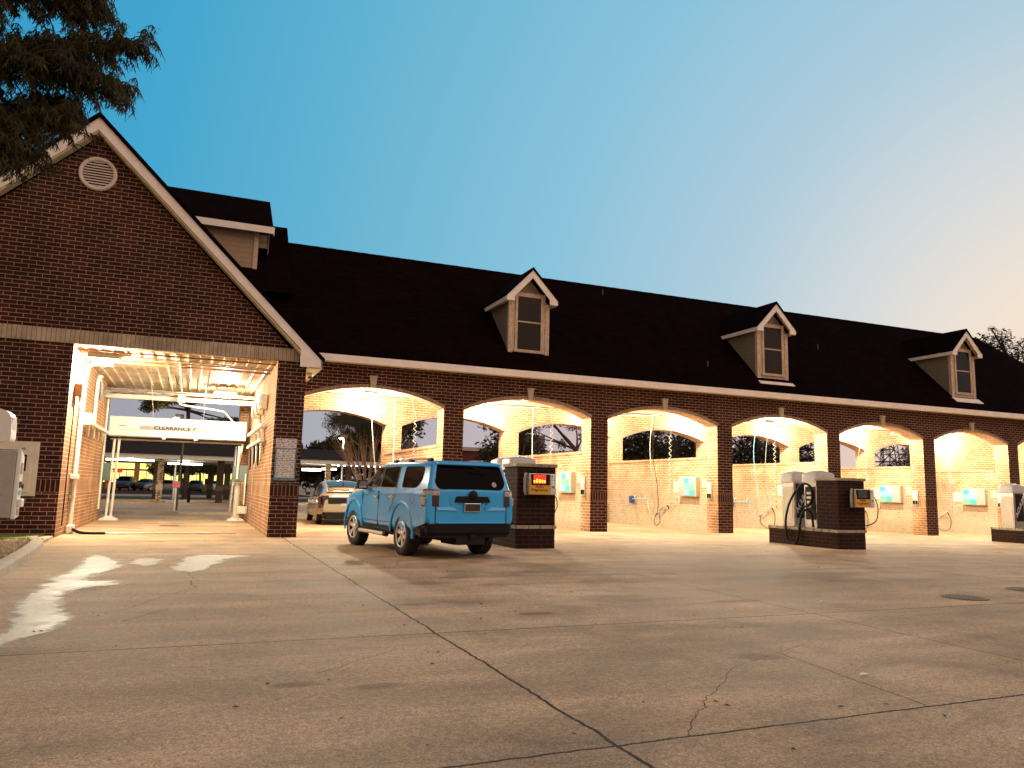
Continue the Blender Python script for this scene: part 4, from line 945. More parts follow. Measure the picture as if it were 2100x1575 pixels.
# ================================================================== VACUUM ISLANDS
def vac_body(t, side_hose=True):
    """stainless vacuum standing at t's origin; front to -Y"""
    hw, hd = .29, .26
    b = MB(); b.box(-hw, hw, -hd, hd, 0, 1.36); bd = b.build('cabinet', M['steel'], t, bevel=.02)
    f = MB(); f.box(-hw+.045, hw-.045, -hd-.012, -hd-.002, .06, 1.31); fr = f.build('door_panel', M['greypl'], bd, bevel=.004)
    f = MB(); f.box(-hw+.075, hw-.075, -hd-.018, -hd-.013, .27, 1.28); f.build('dark_panel', M['black'], bd)
    f = MB(); f.prism([(-hw+.08, .36), (-hw+.08, .50), (hw-.08, 1.20), (hw-.08, .98)], 'y', -hd-.0215, -hd-.019); f.build('diagonal_band', M['red'] if False else simple('maroon_band', (.10, .012, .012), .5), bd)
    text('sign_lettering', 'ACUUM', .20, M['whitepl'], bd, T((0.01, -hd-.024, .80)) @ Matrix.Rotation(R(-57), 4, 'Y') @ FY, .002, shear=.25, sx=1.2)
    d = MB(); W_ = .35; D_ = .32
    rr = [rrect(-W_+k, W_-k, -D_+k, D_-k, .06+.03*j, z, 4) for j, (z, k) in enumerate(((1.325, .0), (1.34, -.0), (1.565, .008), (1.60, .03), (1.645, .12), (1.675, .24)))]
    d.loft(rr, smooth=True); dm = d.build('dome_lid', M['dome'], t); dm.modifiers.new('e', 'EDGE_SPLIT').split_angle = R(50)
    f = MB(); f.box(hw-.001, hw+.10, -.13, .13, .10, .62); f.build('nozzle_holder', M['black'], t, bevel=.02)
    f = MB(); f.box(-hw-.012, -hw-.001, -.2, .2, .25, 1.2); f.build('side_panel', M['cream'] if side_hose else M['black'], t)
    return t
def hose(name, pts, r, mat, label, cat, group=None, k=8):
    m_ = MB(); m_.tube(smooth_path(pts, k), r, 8); return tag(m_.build(name, mat), label, cat, group)

def island(x, y, which, gzv, scale=1.0, front=True, full=True):
    lab = {'near': 'brick vacuum island with tall pier right behind the blue suv', 'mid': 'brick vacuum island with tall pier standing alone in the middle of the lot', 'far': 'brick vacuum island cut off by the right edge of the photo'}[which]
    I = empty('vacuum_island', (x, y, gzv), 0, scale); tag(I, lab, 'vacuum island', 'vacuum islands')
    L = 2.75
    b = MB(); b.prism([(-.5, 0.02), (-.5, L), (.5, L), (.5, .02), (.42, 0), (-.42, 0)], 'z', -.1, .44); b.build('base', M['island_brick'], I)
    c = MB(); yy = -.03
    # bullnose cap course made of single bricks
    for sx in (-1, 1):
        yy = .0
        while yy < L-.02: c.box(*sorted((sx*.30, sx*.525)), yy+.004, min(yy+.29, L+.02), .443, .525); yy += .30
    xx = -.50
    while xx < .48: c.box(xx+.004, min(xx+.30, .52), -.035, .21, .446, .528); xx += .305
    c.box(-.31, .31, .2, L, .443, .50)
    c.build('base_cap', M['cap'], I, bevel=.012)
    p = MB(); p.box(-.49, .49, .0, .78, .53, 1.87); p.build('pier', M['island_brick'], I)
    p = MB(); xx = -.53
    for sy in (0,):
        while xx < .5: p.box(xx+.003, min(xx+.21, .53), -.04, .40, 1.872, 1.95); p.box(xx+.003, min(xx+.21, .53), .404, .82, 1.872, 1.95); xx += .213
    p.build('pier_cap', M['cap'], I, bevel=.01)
    e = MB(); e.box(-.5, .5, .95, 1.0, .53, .54)
    return I
IS = {'near': (-5.10, -6.72, 0, 1.03), 'mid': (4.16, -7.45, -.04, 1.0), 'far': (15.8, -6.2, -.14, 1.0)}
for wh, (x, y, z0, s) in IS.items():
    island(x, y, wh, z0, s)
    nm = {'near': 'behind the blue suv', 'mid': 'on the middle island', 'far': 'at the right photo edge'}[wh]
    for j, (dx, dy) in enumerate(((.1, 1.30), (.16, 2.32))):
        if wh == 'far' and j == 0: continue
        v = empty('vacuum_cleaner', (x+dx*s, y+dy*s, z0+.50*s), 0, s)
        tag(v, ('steel vacuum with white dome close behind the pier ' if j == 0 else 'rear steel vacuum with lettered panel ')+nm, 'vacuum', 'coin-operated vacuums')
        if j == 0: v.scale = (s*1.05, s, s)
        vac_body(v, j == 1)
# hoses on the middle island
x, y = 4.16, -7.45
hose('vacuum_hose', [(x+.48, y+2.3, 1.78), (x+.3, y+2.0, 1.74), (x-.1, y+1.9, 1.62), (x-.42, y+1.92, 1.2), (x-.56, y+1.95, .7), (x-.60, y+1.88, .2), (x-.60, y+1.72, .03), (x-.60, y+1.52, .04), (x-.58, y+1.42, .3), (x-.5, y+1.38, .8), (x-.40, y+1.28, 1.0), (x-.33, y+1.16, .85), (x-.31, y+1.12, .5)], .033, M['black'],
     'black vacuum hose drooping over the side of the middle island', 'hose', 'vacuum hoses')
hose('vacuum_hose', [(x-.36-.015*i/4, y+1.34+.31*math.cos(i*math.pi/4+1.2), 1.42+.33*math.sin(i*math.pi/4+1.2)) for i in range(15)], .03, M['black'],
     'black vacuum hose coiled on the side of the vacuum behind the middle brick pier', 'hose', 'vacuum hoses')
b = MB(); 
for k in range(4): b.box(x-.30, x-.285, y+1.2, y+1.36, 1.05+k*.13, 1.12+k*.13)
tag(b.build('instruction_sticker', M['cream']), 'strip of pale stickers inside the coiled hose on the vacuum behind the middle pier', 'sticker')
hose('vacuum_hose', [(x+.58, y+2.3, 1.72), (x+.70, y+2.0, 1.6), (x+.72, y+1.7, 1.1), (x+.7, y+1.6, .75), (x+.5, y+1.6, .62)], .033, M['black'], 'black vacuum hose hanging between the two vacuums of the middle island', 'hose', 'vacuum hoses')
x2, y2 = 15.8, -6.2
hose('vacuum_hose', [(x2+.5, y2+2.5, 1.6), (x2+.72, y2+2.3, 1.5), (x2+.75, y2+2.1, .9), (x2+.6, y2+2.0, .5)], .033, M['black'], 'black vacuum hose on the island at the right edge', 'hose', 'vacuum hoses')
x1, y1 = -5.10, -6.72
hose('vacuum_hose', [(x1-.30, y1+.95, 1.85), (x1-.42, y1+1.0, 1.86), (x1-.44, y1+1.3, 1.6), (x1-.42, y1+1.25, 1.1), (x1-.4, y1+.95, 1.2), (x1-.4, y1+.9, 1.7)], .03, M['black'], 'black vacuum hose hooked beside the pier behind the blue suv', 'hose', 'vacuum hoses')

def dispenser(x, y, z, label, lit):
    e = empty('fragrance_dispenser', (x, y, z)); tag(e, label, 'dispenser', 'fragrance dispensers')
    b = MB(); b.box(-.36, .36, -.20, 0, -.25, .25); bd = b.build('housing', M['steel'], e, bevel=.012)
    f = MB(); f.box(-.345, .19, -.213, -.201, -.235, -.03); f.box(-.345, -.30, -.213, -.201, -.03, .10); f.build('yellow_label', M['gold'], bd)
    f = MB(); f.box(-.30, .19, -.212, -.201, -.025, .235); f.build('display_surround', M['black'], bd)
    f = MB(); f.box(-.24, .08, -.218, -.2125, .01, .215); scn = f.build('display', M['scrlit'] if lit else M['scroff'], bd)
    if lit:
        for i, (a, b_, c_) in enumerate(((-.235, .03, .09), (-.17, .04, .12), (-.10, .04, .11), (-.03, .035, .10), (.03, .03, .09))):
            f = MB(); f.box(a, a+b_, -.222, -.219, .04, c_+.0); f.build('display_digit', M['digit'], scn)
    f = MB()
    for zz, hh in ((.19, .08), (.125, .03), (.03, .13), (-.06, .05), (-.14, .05), (-.205, .03)): f.box(.215, .335, -.212, -.201, zz-hh/2, zz+hh/2)
    f.build('coin_plates', M['whitepl'], bd)
    f = MB(); f.box(.24, .31, -.216, -.213, -.075, -.045); f.box(.23, .26, -.216, -.213, .17, .2); f.build('coin_slots', M['black'], bd)
    text('label_lettering', 'Auto', .10, M['redtxt'], bd, T((-.08, -.2155, -.055)) @ FY, .002)
    text('label_lettering', 'fragrance', .10, M['redtxt'], bd, T((-.08, -.2155, -.135)) @ FY, .002, sx=1.12)
    f = MB(); f.tube(smooth_path([(-.38, -.12, .22), (-.43, -.16, .23), (-.45, -.16, .0), (-.43, -.14, -.2), (-.38, -.10, -.24)]), .028, 8); f.build('spray_handle', M['greypl'], e)
    return e
M['scrlit'] = emit('red_display', (1, .035, .01), 1.6); M['digit'] = emit('amber_digits', (1, .42, .03), 5); M['scroff'] = glass('grey_display', (.05, .055, .045), .2)
M['redtxt'] = simple('dark_red_print', (.30, .02, .01), .6)
dispenser(-5.05, -6.76, 1.52, 'fragrance dispenser with glowing red display on the pier behind the blue suv', True)
dispenser(4.40, -7.49, 1.36, 'fragrance dispenser with dark display on the middle island pier', False)
hose('air_hose', [(4.76, -7.55, 1.45), (4.86, -7.6, 1.40), (4.98, -7.6, 1.1), (4.95, -7.55, .75), (4.70, -7.5, .62), (4.66, -7.45, .62)], .014, M['black'], 'thin black hose looping off the right side of the middle island pier', 'hose', 'thin hoses on the island piers')
hose('air_hose', [(-4.66, -6.76, 1.25), (-4.60, -6.8, 1.2), (-4.58, -6.8, 1.0), (-4.62, -6.75, .85)], .012, M['black'], 'thin black hose on the right side of the pier behind the blue suv', 'hose', 'thin hoses on the island piers')

# ================================================================== WASH-BAY EQUIPMENT (automatic bay)
G_ = empty('wash_gantry', (-13.29, 6.5, 0)); tag(G_, 'white wash machine gantry reading CLEARANCE across the back of the wash bay', 'car wash machine')
b = MB(); b.loft([[Vector((x, y, z)) for y, z in fillet([(-.28, 2.90), (.28, 2.90), (.28, 3.60), (-.28, 3.60)], .05)] for x in (-2.25, 2.25)], smooth=False); b.build('crossbeam', M['whitepl'], G_, bevel=.01)
b = MB(); b.box(-1.30, .93, -.30, -.281, 3.16, 3.30); pnl = b.build('clearance_panel', M['greypl'], G_, bevel=.006)
text('panel_lettering', "CLEARANCE 7'", .17, M['black'], pnl, T((-.14, -.302, 3.232)) @ FY, .003, sx=1.25)
b = MB(); b.box(-1.95, -1.3, -.285, -.281, 3.10, 3.16); b.box(.95, 1.9, -.285, -.281, 3.06, 3.12); b.build('green_stripe', simple('pale_green', (.45, .62, .52), .5), G_)
b = MB(); b.box(-1.95, -1.72, -.287, -.281, 3.24, 3.29); b.build('maker_plate', M['greypl'], G_)
b = MB(); b.tube([(-2.2, -.2, 2.84), (2.2, -.2, 2.84)], .02); b.build('spray_bar', M['black'], G_)
b = MB(); b.tube([(-2.2, .1, 2.80), (2.2, .1, 2.80)], .028); b.build('spray_bar', M['gold'] if False else M['cream'], G_)
for xx in (-.5, .55):
    b = MB(); b.box(xx-.06, xx+.06, -.3, -.2, 2.84, 2.92); b.build('spray_nozzle', M['whitepl'], G_)
for xx in (-2.13, -1.98): 
    b = MB(); b.tube([(xx, 0, .06), (xx+.06, 0, 2.88)], .045, 10); b.build('leg', M['whitewall'], G_)
b = MB(); b.tube([(2.1, -.1, .06), (2.1, -.1, 1.45)], .11, 14); b.build('leg', M['cream'], G_)
b = MB(); b.tube([(2.02, 0, 1.5), (2.18, 0, 2.80)], .05, 10); b.build('leg', M['whitewall'], G_)
for xx in (-2.05, 2.1):
    b = MB(); b.loft([rrect(xx-k, xx+k, -k, k, .08, z) for z, k in ((0.0, .30), (.05, .29), (.09, .16), (.14, .13))], smooth=False); b.build('foot', M['whitewall'], G_, bevel=.01)
b = MB(); b.box(1.92, 2.42, -.32, .1, 1.40, 2.0); b.build('control_box', simple('greenish_grey', (.16, .19, .18), .5), G_, bevel=.02)
b = MB(); b.tube([(2.05, -.36, 1.5), (2.05, -.36, 2.7)], .04); b.build('lamp_tube', M['whitepl'], G_)
b = MB(); b.box(-2.45, -2.1, -.25, .2, 1.35, 1.95); b.build('control_box', simple('dull_green', (.10, .17, .12), .6), G_, bevel=.02)
b = MB(); b.box(1.9, 2.6, -.3, .2, 1.36, 1.39); b.build('shelf', M['galv'], G_)
# angled supply pipe under the ceiling, hangers
for nm_, pts, r, mt, lb in (
    ('supply_pipe', [(-13.3, 5.2, 4.12), (-13.25, 5.3, 4.02), (-12.0, 6.0, 3.95), (-11.75, 6.3, 3.85), (-11.5, 6.5, 3.6)], .035, 'whitewall', 'white pipe slanting from the ceiling beam down to the gantry'),):
    m = MB(); m.tube(smooth_path(pts, 4), r, 8); tag(m.build(nm_, M[mt]), lb, 'pipe')
for xx, lb in ((-14.2, 'left thin cable hanging from the bay ceiling to the gantry'), (-12.55, 'right thin cable hanging from the bay ceiling to the gantry')):
    m = MB(); m.tube([(xx, 3.2, 4.62), (xx+.02, 6.3, 3.6)], .010, 5); tag(m.build('hanging_cable', M['whitepl']), lb, 'cable', 'cables hanging over the gantry')
b = MB(); b.box(-13.42, -13.18, 5.0, 5.32, 4.08, 4.34); tag(b.build('junction_box', M['cream'], bevel=.02), 'cream junction box in the middle of the beam under the bay ceiling', 'junction box')
for i, xx in enumerate((-15.2, -14.55)):
    b = MB(); b.box(xx, xx+.10, 5.02, 5.14, 4.02, 4.2)
m = MB()
random.seed(5)
for k in range(9):
    z = 4.33+random.uniform(-.03, .1); pts = [(-15.62+.0, 4.9, z-.1)]+[(-15.6+(i+1)*.34, 5.0+random.uniform(-.06, .06), z+random.uniform(-.05, .04)) for i in range(6)]
    m.tube(smooth_path(pts, 3), .010, 5)
tag(m.build('cable_bundle', M['greypl']), 'messy bundle of cables strapped on top of the beam at its left end', 'cables')
m = MB()
for k in range(5):
    m.tube(smooth_path([(-15.6, 2.6+.05*k, 4.55), (-15.55, 2.9+.06*k, 4.3), (-15.58, 3.3+.1*k, 3.9+.04*k), (-15.56, 4.0, 4.0+.06*k), (-15.6, 4.9, 4.35)], 4), .014, 5)
tag(m.build('cable_bundle', M['galv']), 'loose loops of cable on the left wall below the bay ceiling', 'cables')
m = MB()
for dx, a in ((-.12, .10), (.0, -.12), (.06, .05), (-.3, .0), (.3, .0)):
    m.tube([(-13.35+dx, 2.2, 4.63), (-13.35+dx+a, 2.2, 4.45-abs(a))], .012, 4)
tag(m.build('ceiling_bracket', M['black']), 'small dark spider-like bracket on the ribbed bay ceiling', 'bracket')
m = MB(); m.tube([(-13.3, -2.1, 4.58), (-13.3, 5.1, 4.38)], .02, 6); m.tube(smooth_path([(-15.55, -1.6, 3.2), (-15.5, -1.6, 4.2), (-15.35, -1.6, 4.5), (-14.9, -1.7, 4.56), (-10.95, -1.75, 4.50)], 4), .022, 6)
tag(m.build('conduit', M['galv']), 'thin conduit crossing the front of the bay ceiling', 'conduit')
# left wall pipes
LW = XL+.01
def wall_run(name, segs, r, mat, label, cat='pipe', group='pipes on the wash bay walls', n=8):
    m_ = MB()
    for sg in segs: m_.tube(smooth_path(sg, 3) if len(sg) > 2 else sg, r, n)
    return tag(m_.build(name, mat), label, cat, group)
wall_run('wall_pipe', [[(LW+.08, -.9, .12), (LW+.08, -.9, 1.0), (LW+.08, -.8, 3.0), (LW+.09, -.7, 4.2), (LW+.25, -.6, 4.45), (LW+.7, -.6, 4.48)]], .055, M['whitewall'], 'thick white vertical pipe near the mouth of the wash bay, left wall')
wall_run('wall_pipe', [[(LW+.07, 2.2, 2.6), (LW+.07, 2.2, 4.3), (LW+.15, 2.3, 4.45)]], .05, M['whitewall'], 'white pipe rising above the slanting bar on the left bay wall')
wall_run('wall_pipe', [[(LW+.06, 5.6, .4), (LW+.06, 5.6, 4.4)]], .035, M['whitewall'], 'slim white pipe on the left bay wall near the gantry')
wall_run('wall_pipe', [[(LW+.04, -2.0, .25), (LW+.04, -1.95, 2.4), (LW+.04, -1.8, 4.2)]], .014, M['black'], 'thin dark cable running up the left bay wall by the entrance')
b = MB(); b.box(LW, LW+.16, -1.15, -.65, 1.38, 1.50); tag(b.build('pipe_bracket', M['whitewall'], bevel=.015), 'white bracket across the thick pipe on the left bay wall', 'bracket')
b = MB(); b.box(LW, LW+.12, -1.05, -.70, .88, .98); tag(b.build('pipe_clamp', M['galv'], bevel=.01), 'lower clamp on the thick pipe, left bay wall', 'bracket')
b = MB(); b.box(LW, LW+.25, -.2, .15, 2.85, 3.15); tag(b.build('pull_box', M['cream'], bevel=.01), 'small square box by the end of the slanting bar on the left bay wall', 'box')
b = MB(); b.box(LW, LW+.18, -1.9, -1.55, 3.45, 3.75); tag(b.build('pull_box', simple('rust_orange', (.45, .22, .10), .6), bevel=.01), 'orange-brown box high on the left bay wall near the entrance', 'box')
# horizontal rinse bar on each wall with drooping straps
def rinse(side, y0, y1, z, label):
    e = empty('rinse_bar', (LW+.14 if side < 0 else XR-.14, y0, z)); tag(e, label, 'rinse bar', 'rinse bars on the wash bay walls')
    b_ = MB(); b_.box(-.05, .05, 0, y1-y0, -.05, .05); b_.build('rail', M['whitewall'], e, bevel=.01)
    for i in range(4):
        yy = (y1-y0)*(.12+.24*i); s2 = -1 if side < 0 else 1
        b_ = MB(); b_.prism([(yy, -.05), (yy+.28, -.05), (yy+.22, -.32), (yy+.02, -.36)], 'x', s2*.04, s2*.10); b_.build('nozzle_plate', M['cream'], e)
    return e
rinse(-1, 0.2, 5.4, 2.95, 'slanting white rinse bar with nozzle plates along the left bay wall')
rinse(1, -.6, 5.2, 3.05, 'upper white rinse bar along the right bay wall')
e = rinse(1, -.6, 5.2, 2.62, 'lower white rinse bar with hoses drooping from it on the right bay wall')
for i in range(6):
    m = MB(); yy = .2+i*.8
    m.tube(smooth_path([(0.02, yy, 0), (.03, yy+.05, -.3), (.03, yy+.22, -.62-.08*(i % 3)), (.03, yy+.42, -.3), (.02, yy+.5, 0)], 5), .022, 6)
    m.build('drooping_hose', M['black'] if i % 2 else M['galv'], e)
for i, (yy, zz) in enumerate(((-.3, 3.55), (1.0, 3.5), (2.2, 3.45))):
    b = MB(); b.box(XR-.22, XR-.02, yy, yy+.42, zz, zz+.42); b.box(XR-.26, XR-.23, yy+.05, yy+.37, zz+.05, zz+.37)
    tag(b.build('blower_box', [M['cream'], M['galv'], M['dark']][i % 2 and 0], bevel=.02), '%s metal box above the rinse bars on the right bay wall' % ('front', 'middle', 'rear')[i], 'box', 'boxes above the right rinse bars')
wall_run('wall_pipe', [[(XR-.05, 3.0, .3), (XR-.05, 3.0, 2.5)]], .02, M['galv'], 'thin conduit on the right bay wall below the rinse bars')
b = MB(); b.box(XR-.35, XR-.02, 5.2, 5.6, .3, .55); b.tube([(XR-.15, 5.1, .6), (XR-.15, 5.1, 1.7)], .025); b.tube([(XR-.30, 5.4, .05), (XR-.30, 5.4, .3)], .03)
tag(b.build('floor_valve', M['whitewall'], bevel=.01), 'white valve box low on the right bay wall beside the gantry foot', 'valve')
# hose across the floor of the bay mouth
m = MB(); m.tube(smooth_path([(LW+.15, -1.0, .14), (-15.45, -1.15, .10), (-15.2, -1.3, .03), (-14.7, -1.4, .03)], 5), .04, 8)
fh = tag(m.build('floor_hose', M['black']), 'black hose and pipe lying across the floor at the wash bay mouth', 'hose')
m = MB(); m.tube([(-14.7, -1.4, .03), (-11.55, -1.25, .03)], .02, 8)
m.build('floor_pipe', M['galv'], fh)
m = MB(); m.box(LW+.02, LW+.2, -1.15, -.85, .02, .22); m.build('elbow', M['whitewall'], fh, bevel=.03)
b = MB(); b.add([(-13.3-.28, 2.6, .006), (-13.3+.28, 2.6, .006), (-13.3+.28, 3.0, .006), (-13.3-.28, 3.0, .006)], [(0, 1, 2, 3)])
for k in range(9): b.box(-13.55+k*.06, -13.53+k*.06, 2.62, 2.98, .006, .012)
tag(b.build('floor_drain', M['black']), 'dark slotted drain in the wash bay floor', 'drain')
# stop sign light post behind the bay
P_ = empty('sign_post', (-13.34, 11.6, .1)); tag(P_, 'thin post with a small red sign just beyond the wash bay', 'sign post')
b = MB(); b.box(-.035, .035, -.02, .02, 0, 1.05); b.build('post', M['galv'], P_)
b = MB(); b.box(-.15, .15, -.03, .02, 1.0, 1.28); sb = b.build('sign_face', M['greypl'], P_, bevel=.01)
b = MB()
for s2 in (-1, 1): b.prism([(s2*.01, 1.03), (s2*.11, 1.12), (s2*.10, 1.20), (s2*.03, 1.21), (s2*.012, 1.14)], 'y', -.036, -.031)
b.build('red_mark', emit('red_led', (1, .03, .02), 1.2), sb)
b = MB(); b.box(-.12, .15, -.06, .06, 0, .06); b.build('foot', M['kerb'], P_)
b = MB(); b.tube([(-13.28, 12.3, .1), (-13.2, 12.3, 4.0)], .045, 8); tag(b.build('guide_post', simple('dark_post', (.06, .05, .045), .6)), 'dark thin post standing right behind the small red sign', 'post')
P_ = empty('perforated_post', (-11.16, 12.2, .05)); tag(P_, 'pale perforated steel post behind the right side of the wash bay', 'post')
b = MB(); b.tube([(0, 0, 0), (.12, 0, 2.9)], .06, 10); b.build('post', M['galv'], P_)
b = MB()
for k in range(13): b.lathe([(.001, 0), (.018, 0)], 8, T((.005+.12*(.1+k*.15)/2.9, -.064, .1+k*.15)) @ Matrix.Rotation(R(90), 4, 'X'))
b.build('punched_holes', M['dark'], P_)

# ================================================================== FRONT OF THE WASH BUILDING
S = empty('rules_sign', (-10.525, GY-.012, 2.02)); tag(S, 'tall white rules sign with rows of small print on the brick pillar', 'sign')
b = MB(); b.box(-.27, .27, -.012, .0, -.55, .42); b.build('backing_board', simple('bubbly_blue_print', (.10, .22, .28), .5, 0, .7, 22), S)
def printed(seed):
    t = NT('small_print_%d' % seed); uv = t.coord('UV')
    n = t.new('ShaderNodeTexBrick'); t.l.new(uv, n.inputs['Vector']); n.offset = .37; n.offset_frequency = 3
    for k, v in (('Scale', 1), ('Brick Width', .11), ('Row Height', .046), ('Mortar Size', .012), ('Mortar Smooth', 0)): n.inputs[k].default_value = v
    n.inputs['Color1'].default_value = (.05, .04, .04, 1); n.inputs['Color2'].default_value = (.14, .12, .12, 1); n.inputs['Mortar'].default_value = (.62, .58, .54, 1)
    k = t.ramp(t.noise(26, t.coord(), 2), [(.45, 0.), (.5, 1.)])
    return t.out(t.mix(k, (.62, .58, .54, 1), n.outputs['Color']), .5)
M['print'] = printed(1)
for i, (x0, x1, z0, z1) in enumerate(((-.275, .275, .44, .555), (-.27, .27, .30, .435), (-.23, .235, -.02, .27), (-.23, .235, -.30, -.03), (-.23, .235, -.47, -.31))):
    b = MB(); b.box(x0, x1, -.018, -.013, z0, z1); b.build('text_panel', M['print'], S)
K = empty('payment_terminal', (-16.50, GY, 1.6)); tag(K, 'cream payment terminal set into the brick wall left of the wash bay', 'payment machine')
b = MB(); b.box(-.62, .36, -.06, .02, -.64, .63); b.build('frame', M['cream'], K, bevel=.01)
b = MB(); b.box(-.60, .24, -.085, -.061, -.56, .56); dr = b.build('door', M['cream'], K, bevel=.01)
b = MB(); b.box(-.5, -.06, -.09, -.086, -.05, .43); b.build('screen', M['dglass'], dr)
b = MB(); b.box(-.01, .13, -.092, -.086, -.06, .32); b.build('card_reader', M['black'], dr)
b = MB(); b.box(.03, .06, -.095, -.093, .14, .17); b.build('indicator', emit('white_led', (1, .95, .8), 2), dr)
for z in (-.42, .46):
    b = MB(); w = .075 if z < 0 else .03; b.box(.05-w, .05+w, -.092, -.086, z-w*.7, z+w*.7); b.box(.05-w*.6, .05+w*.6, -.095, -.093, z-w*.4, z+w*.4, 1); b.build('button', [M['black'], M['greypl']], dr)
# drive-up pay station at the left edge of the picture
A = empty('pay_station', (-16.42, -5.6, .07)); tag(A, 'white drive-up pay station cut off by the left edge of the photo', 'payment machine')
b = MB(); b.box(-.14, .12, .1, .34, 0, .7); b.build('pedestal', M['greypl'], A, bevel=.02)
b = MB(); b.prism([(-.25, .52), (.45, .56), (.45, 1.70), (.02, 1.82), (-.25, 1.86)], 'x', -.45, .42); b.build('body', M['greypl'], A, bevel=.03)
b = MB(); b.prism([(-.25, .50), (.10, .54), (.10, 1.74), (-.25, 1.88)], 'x', .42, .50); fc = b.build('face', M['whitepl'], A, bevel=.02)
for z, h_, mt in ((1.50, .22, 'greypl'), (1.18, .12, 'black'), (1.02, .1, 'skyp'), (.84, .10, 'black'), (.64, .12, 'greypl')):
    b = MB(); b.box(.50, .515, -.18, .02, z-h_/2, z+h_/2); b.build('slot', M[mt], fc, bevel=.005)
b = MB(); b.box(.5, .58, -.22, .04, .74, .90); b.build('receipt_tray', M['whitepl'], fc, bevel=.02)
b = MB(); b.loft([rrect(-.40, .10+k, -.2, .3, .08, z) for z, k in ((1.86, -.1), (1.96, -.16), (2.04, -.22))]); b.build('neck', M['whitepl'], A)
b = MB(); b.loft([[Vector((a, y, z)) for a, z in fillet([(-.6, 2.02), (.28, 2.02), (.26, 2.62), (-.6, 2.80)], [.02, .08, .2, .02])] for y in (-.25, .25)], smooth=False); hd = b.build('hood', M['whitepl'], A, bevel=.03)
b = MB(); b.box(.262, .272, -.18, .18, 2.12, 2.52); b.build('hood_panel', M['greypl'], hd, bevel=.01)
# camera under the eave corner
c = empty('security_camera', (-9.93, -1.9, 4.46)); tag(c, 'small dome security camera under the gable eave corner', 'camera')
b = MB(); b.lathe([(.001, 0), (.09, 0), (.09, -.07), (.075, -.09), (.001, -.09)], 20); b.build('housing', M['whitepl'], c)
b = MB(); b.lathe([(.06, -.085), (.055, -.12), (.03, -.145), (.001, -.15)], 20); b.build('lens_dome', M['dglass'], c)

# ================================================================== SELF-SERVE BAY EQUIPMENT
def menu_board(x, g0, label):
    e = empty('menu_board', (x, 0, 0)); tag(e, label, 'menu board', 'lit menu boards in the arched bays')
    b = MB(); b.box(-.20, 0, 1.12, 2.25, 1.30, 2.06); bx = b.build('box', M['cream'], e, bevel=.012)
    b = MB(); b.box(-.212, -.201, 1.15, 2.22, 1.33, 2.03); b.build('face', M['greypl'], bx)
    return e
def tiles(e, bx, flip):
    cols = ['teal', 'skyp', 'cream', 'green', 'skyp', 'teal'] if flip else ['teal', 'green', 'cream', 'skyp', 'green', 'teal']
    y0 = 1.52 if flip else 1.18
    for i in range(2):
        for j in range(3):
            b = MB(); b.box(-.218, -.213, y0+i*.34, y0+i*.34+.32, 1.35+j*.225, 1.35+j*.225+.21); b.build('price_tile', M[cols[i*3+j]], bx)
names = {1: 'first', 2: 'second', 3: 'third', 4: 'fourth', 5: 'fifth', 6: 'sixth'}
random.seed(11)
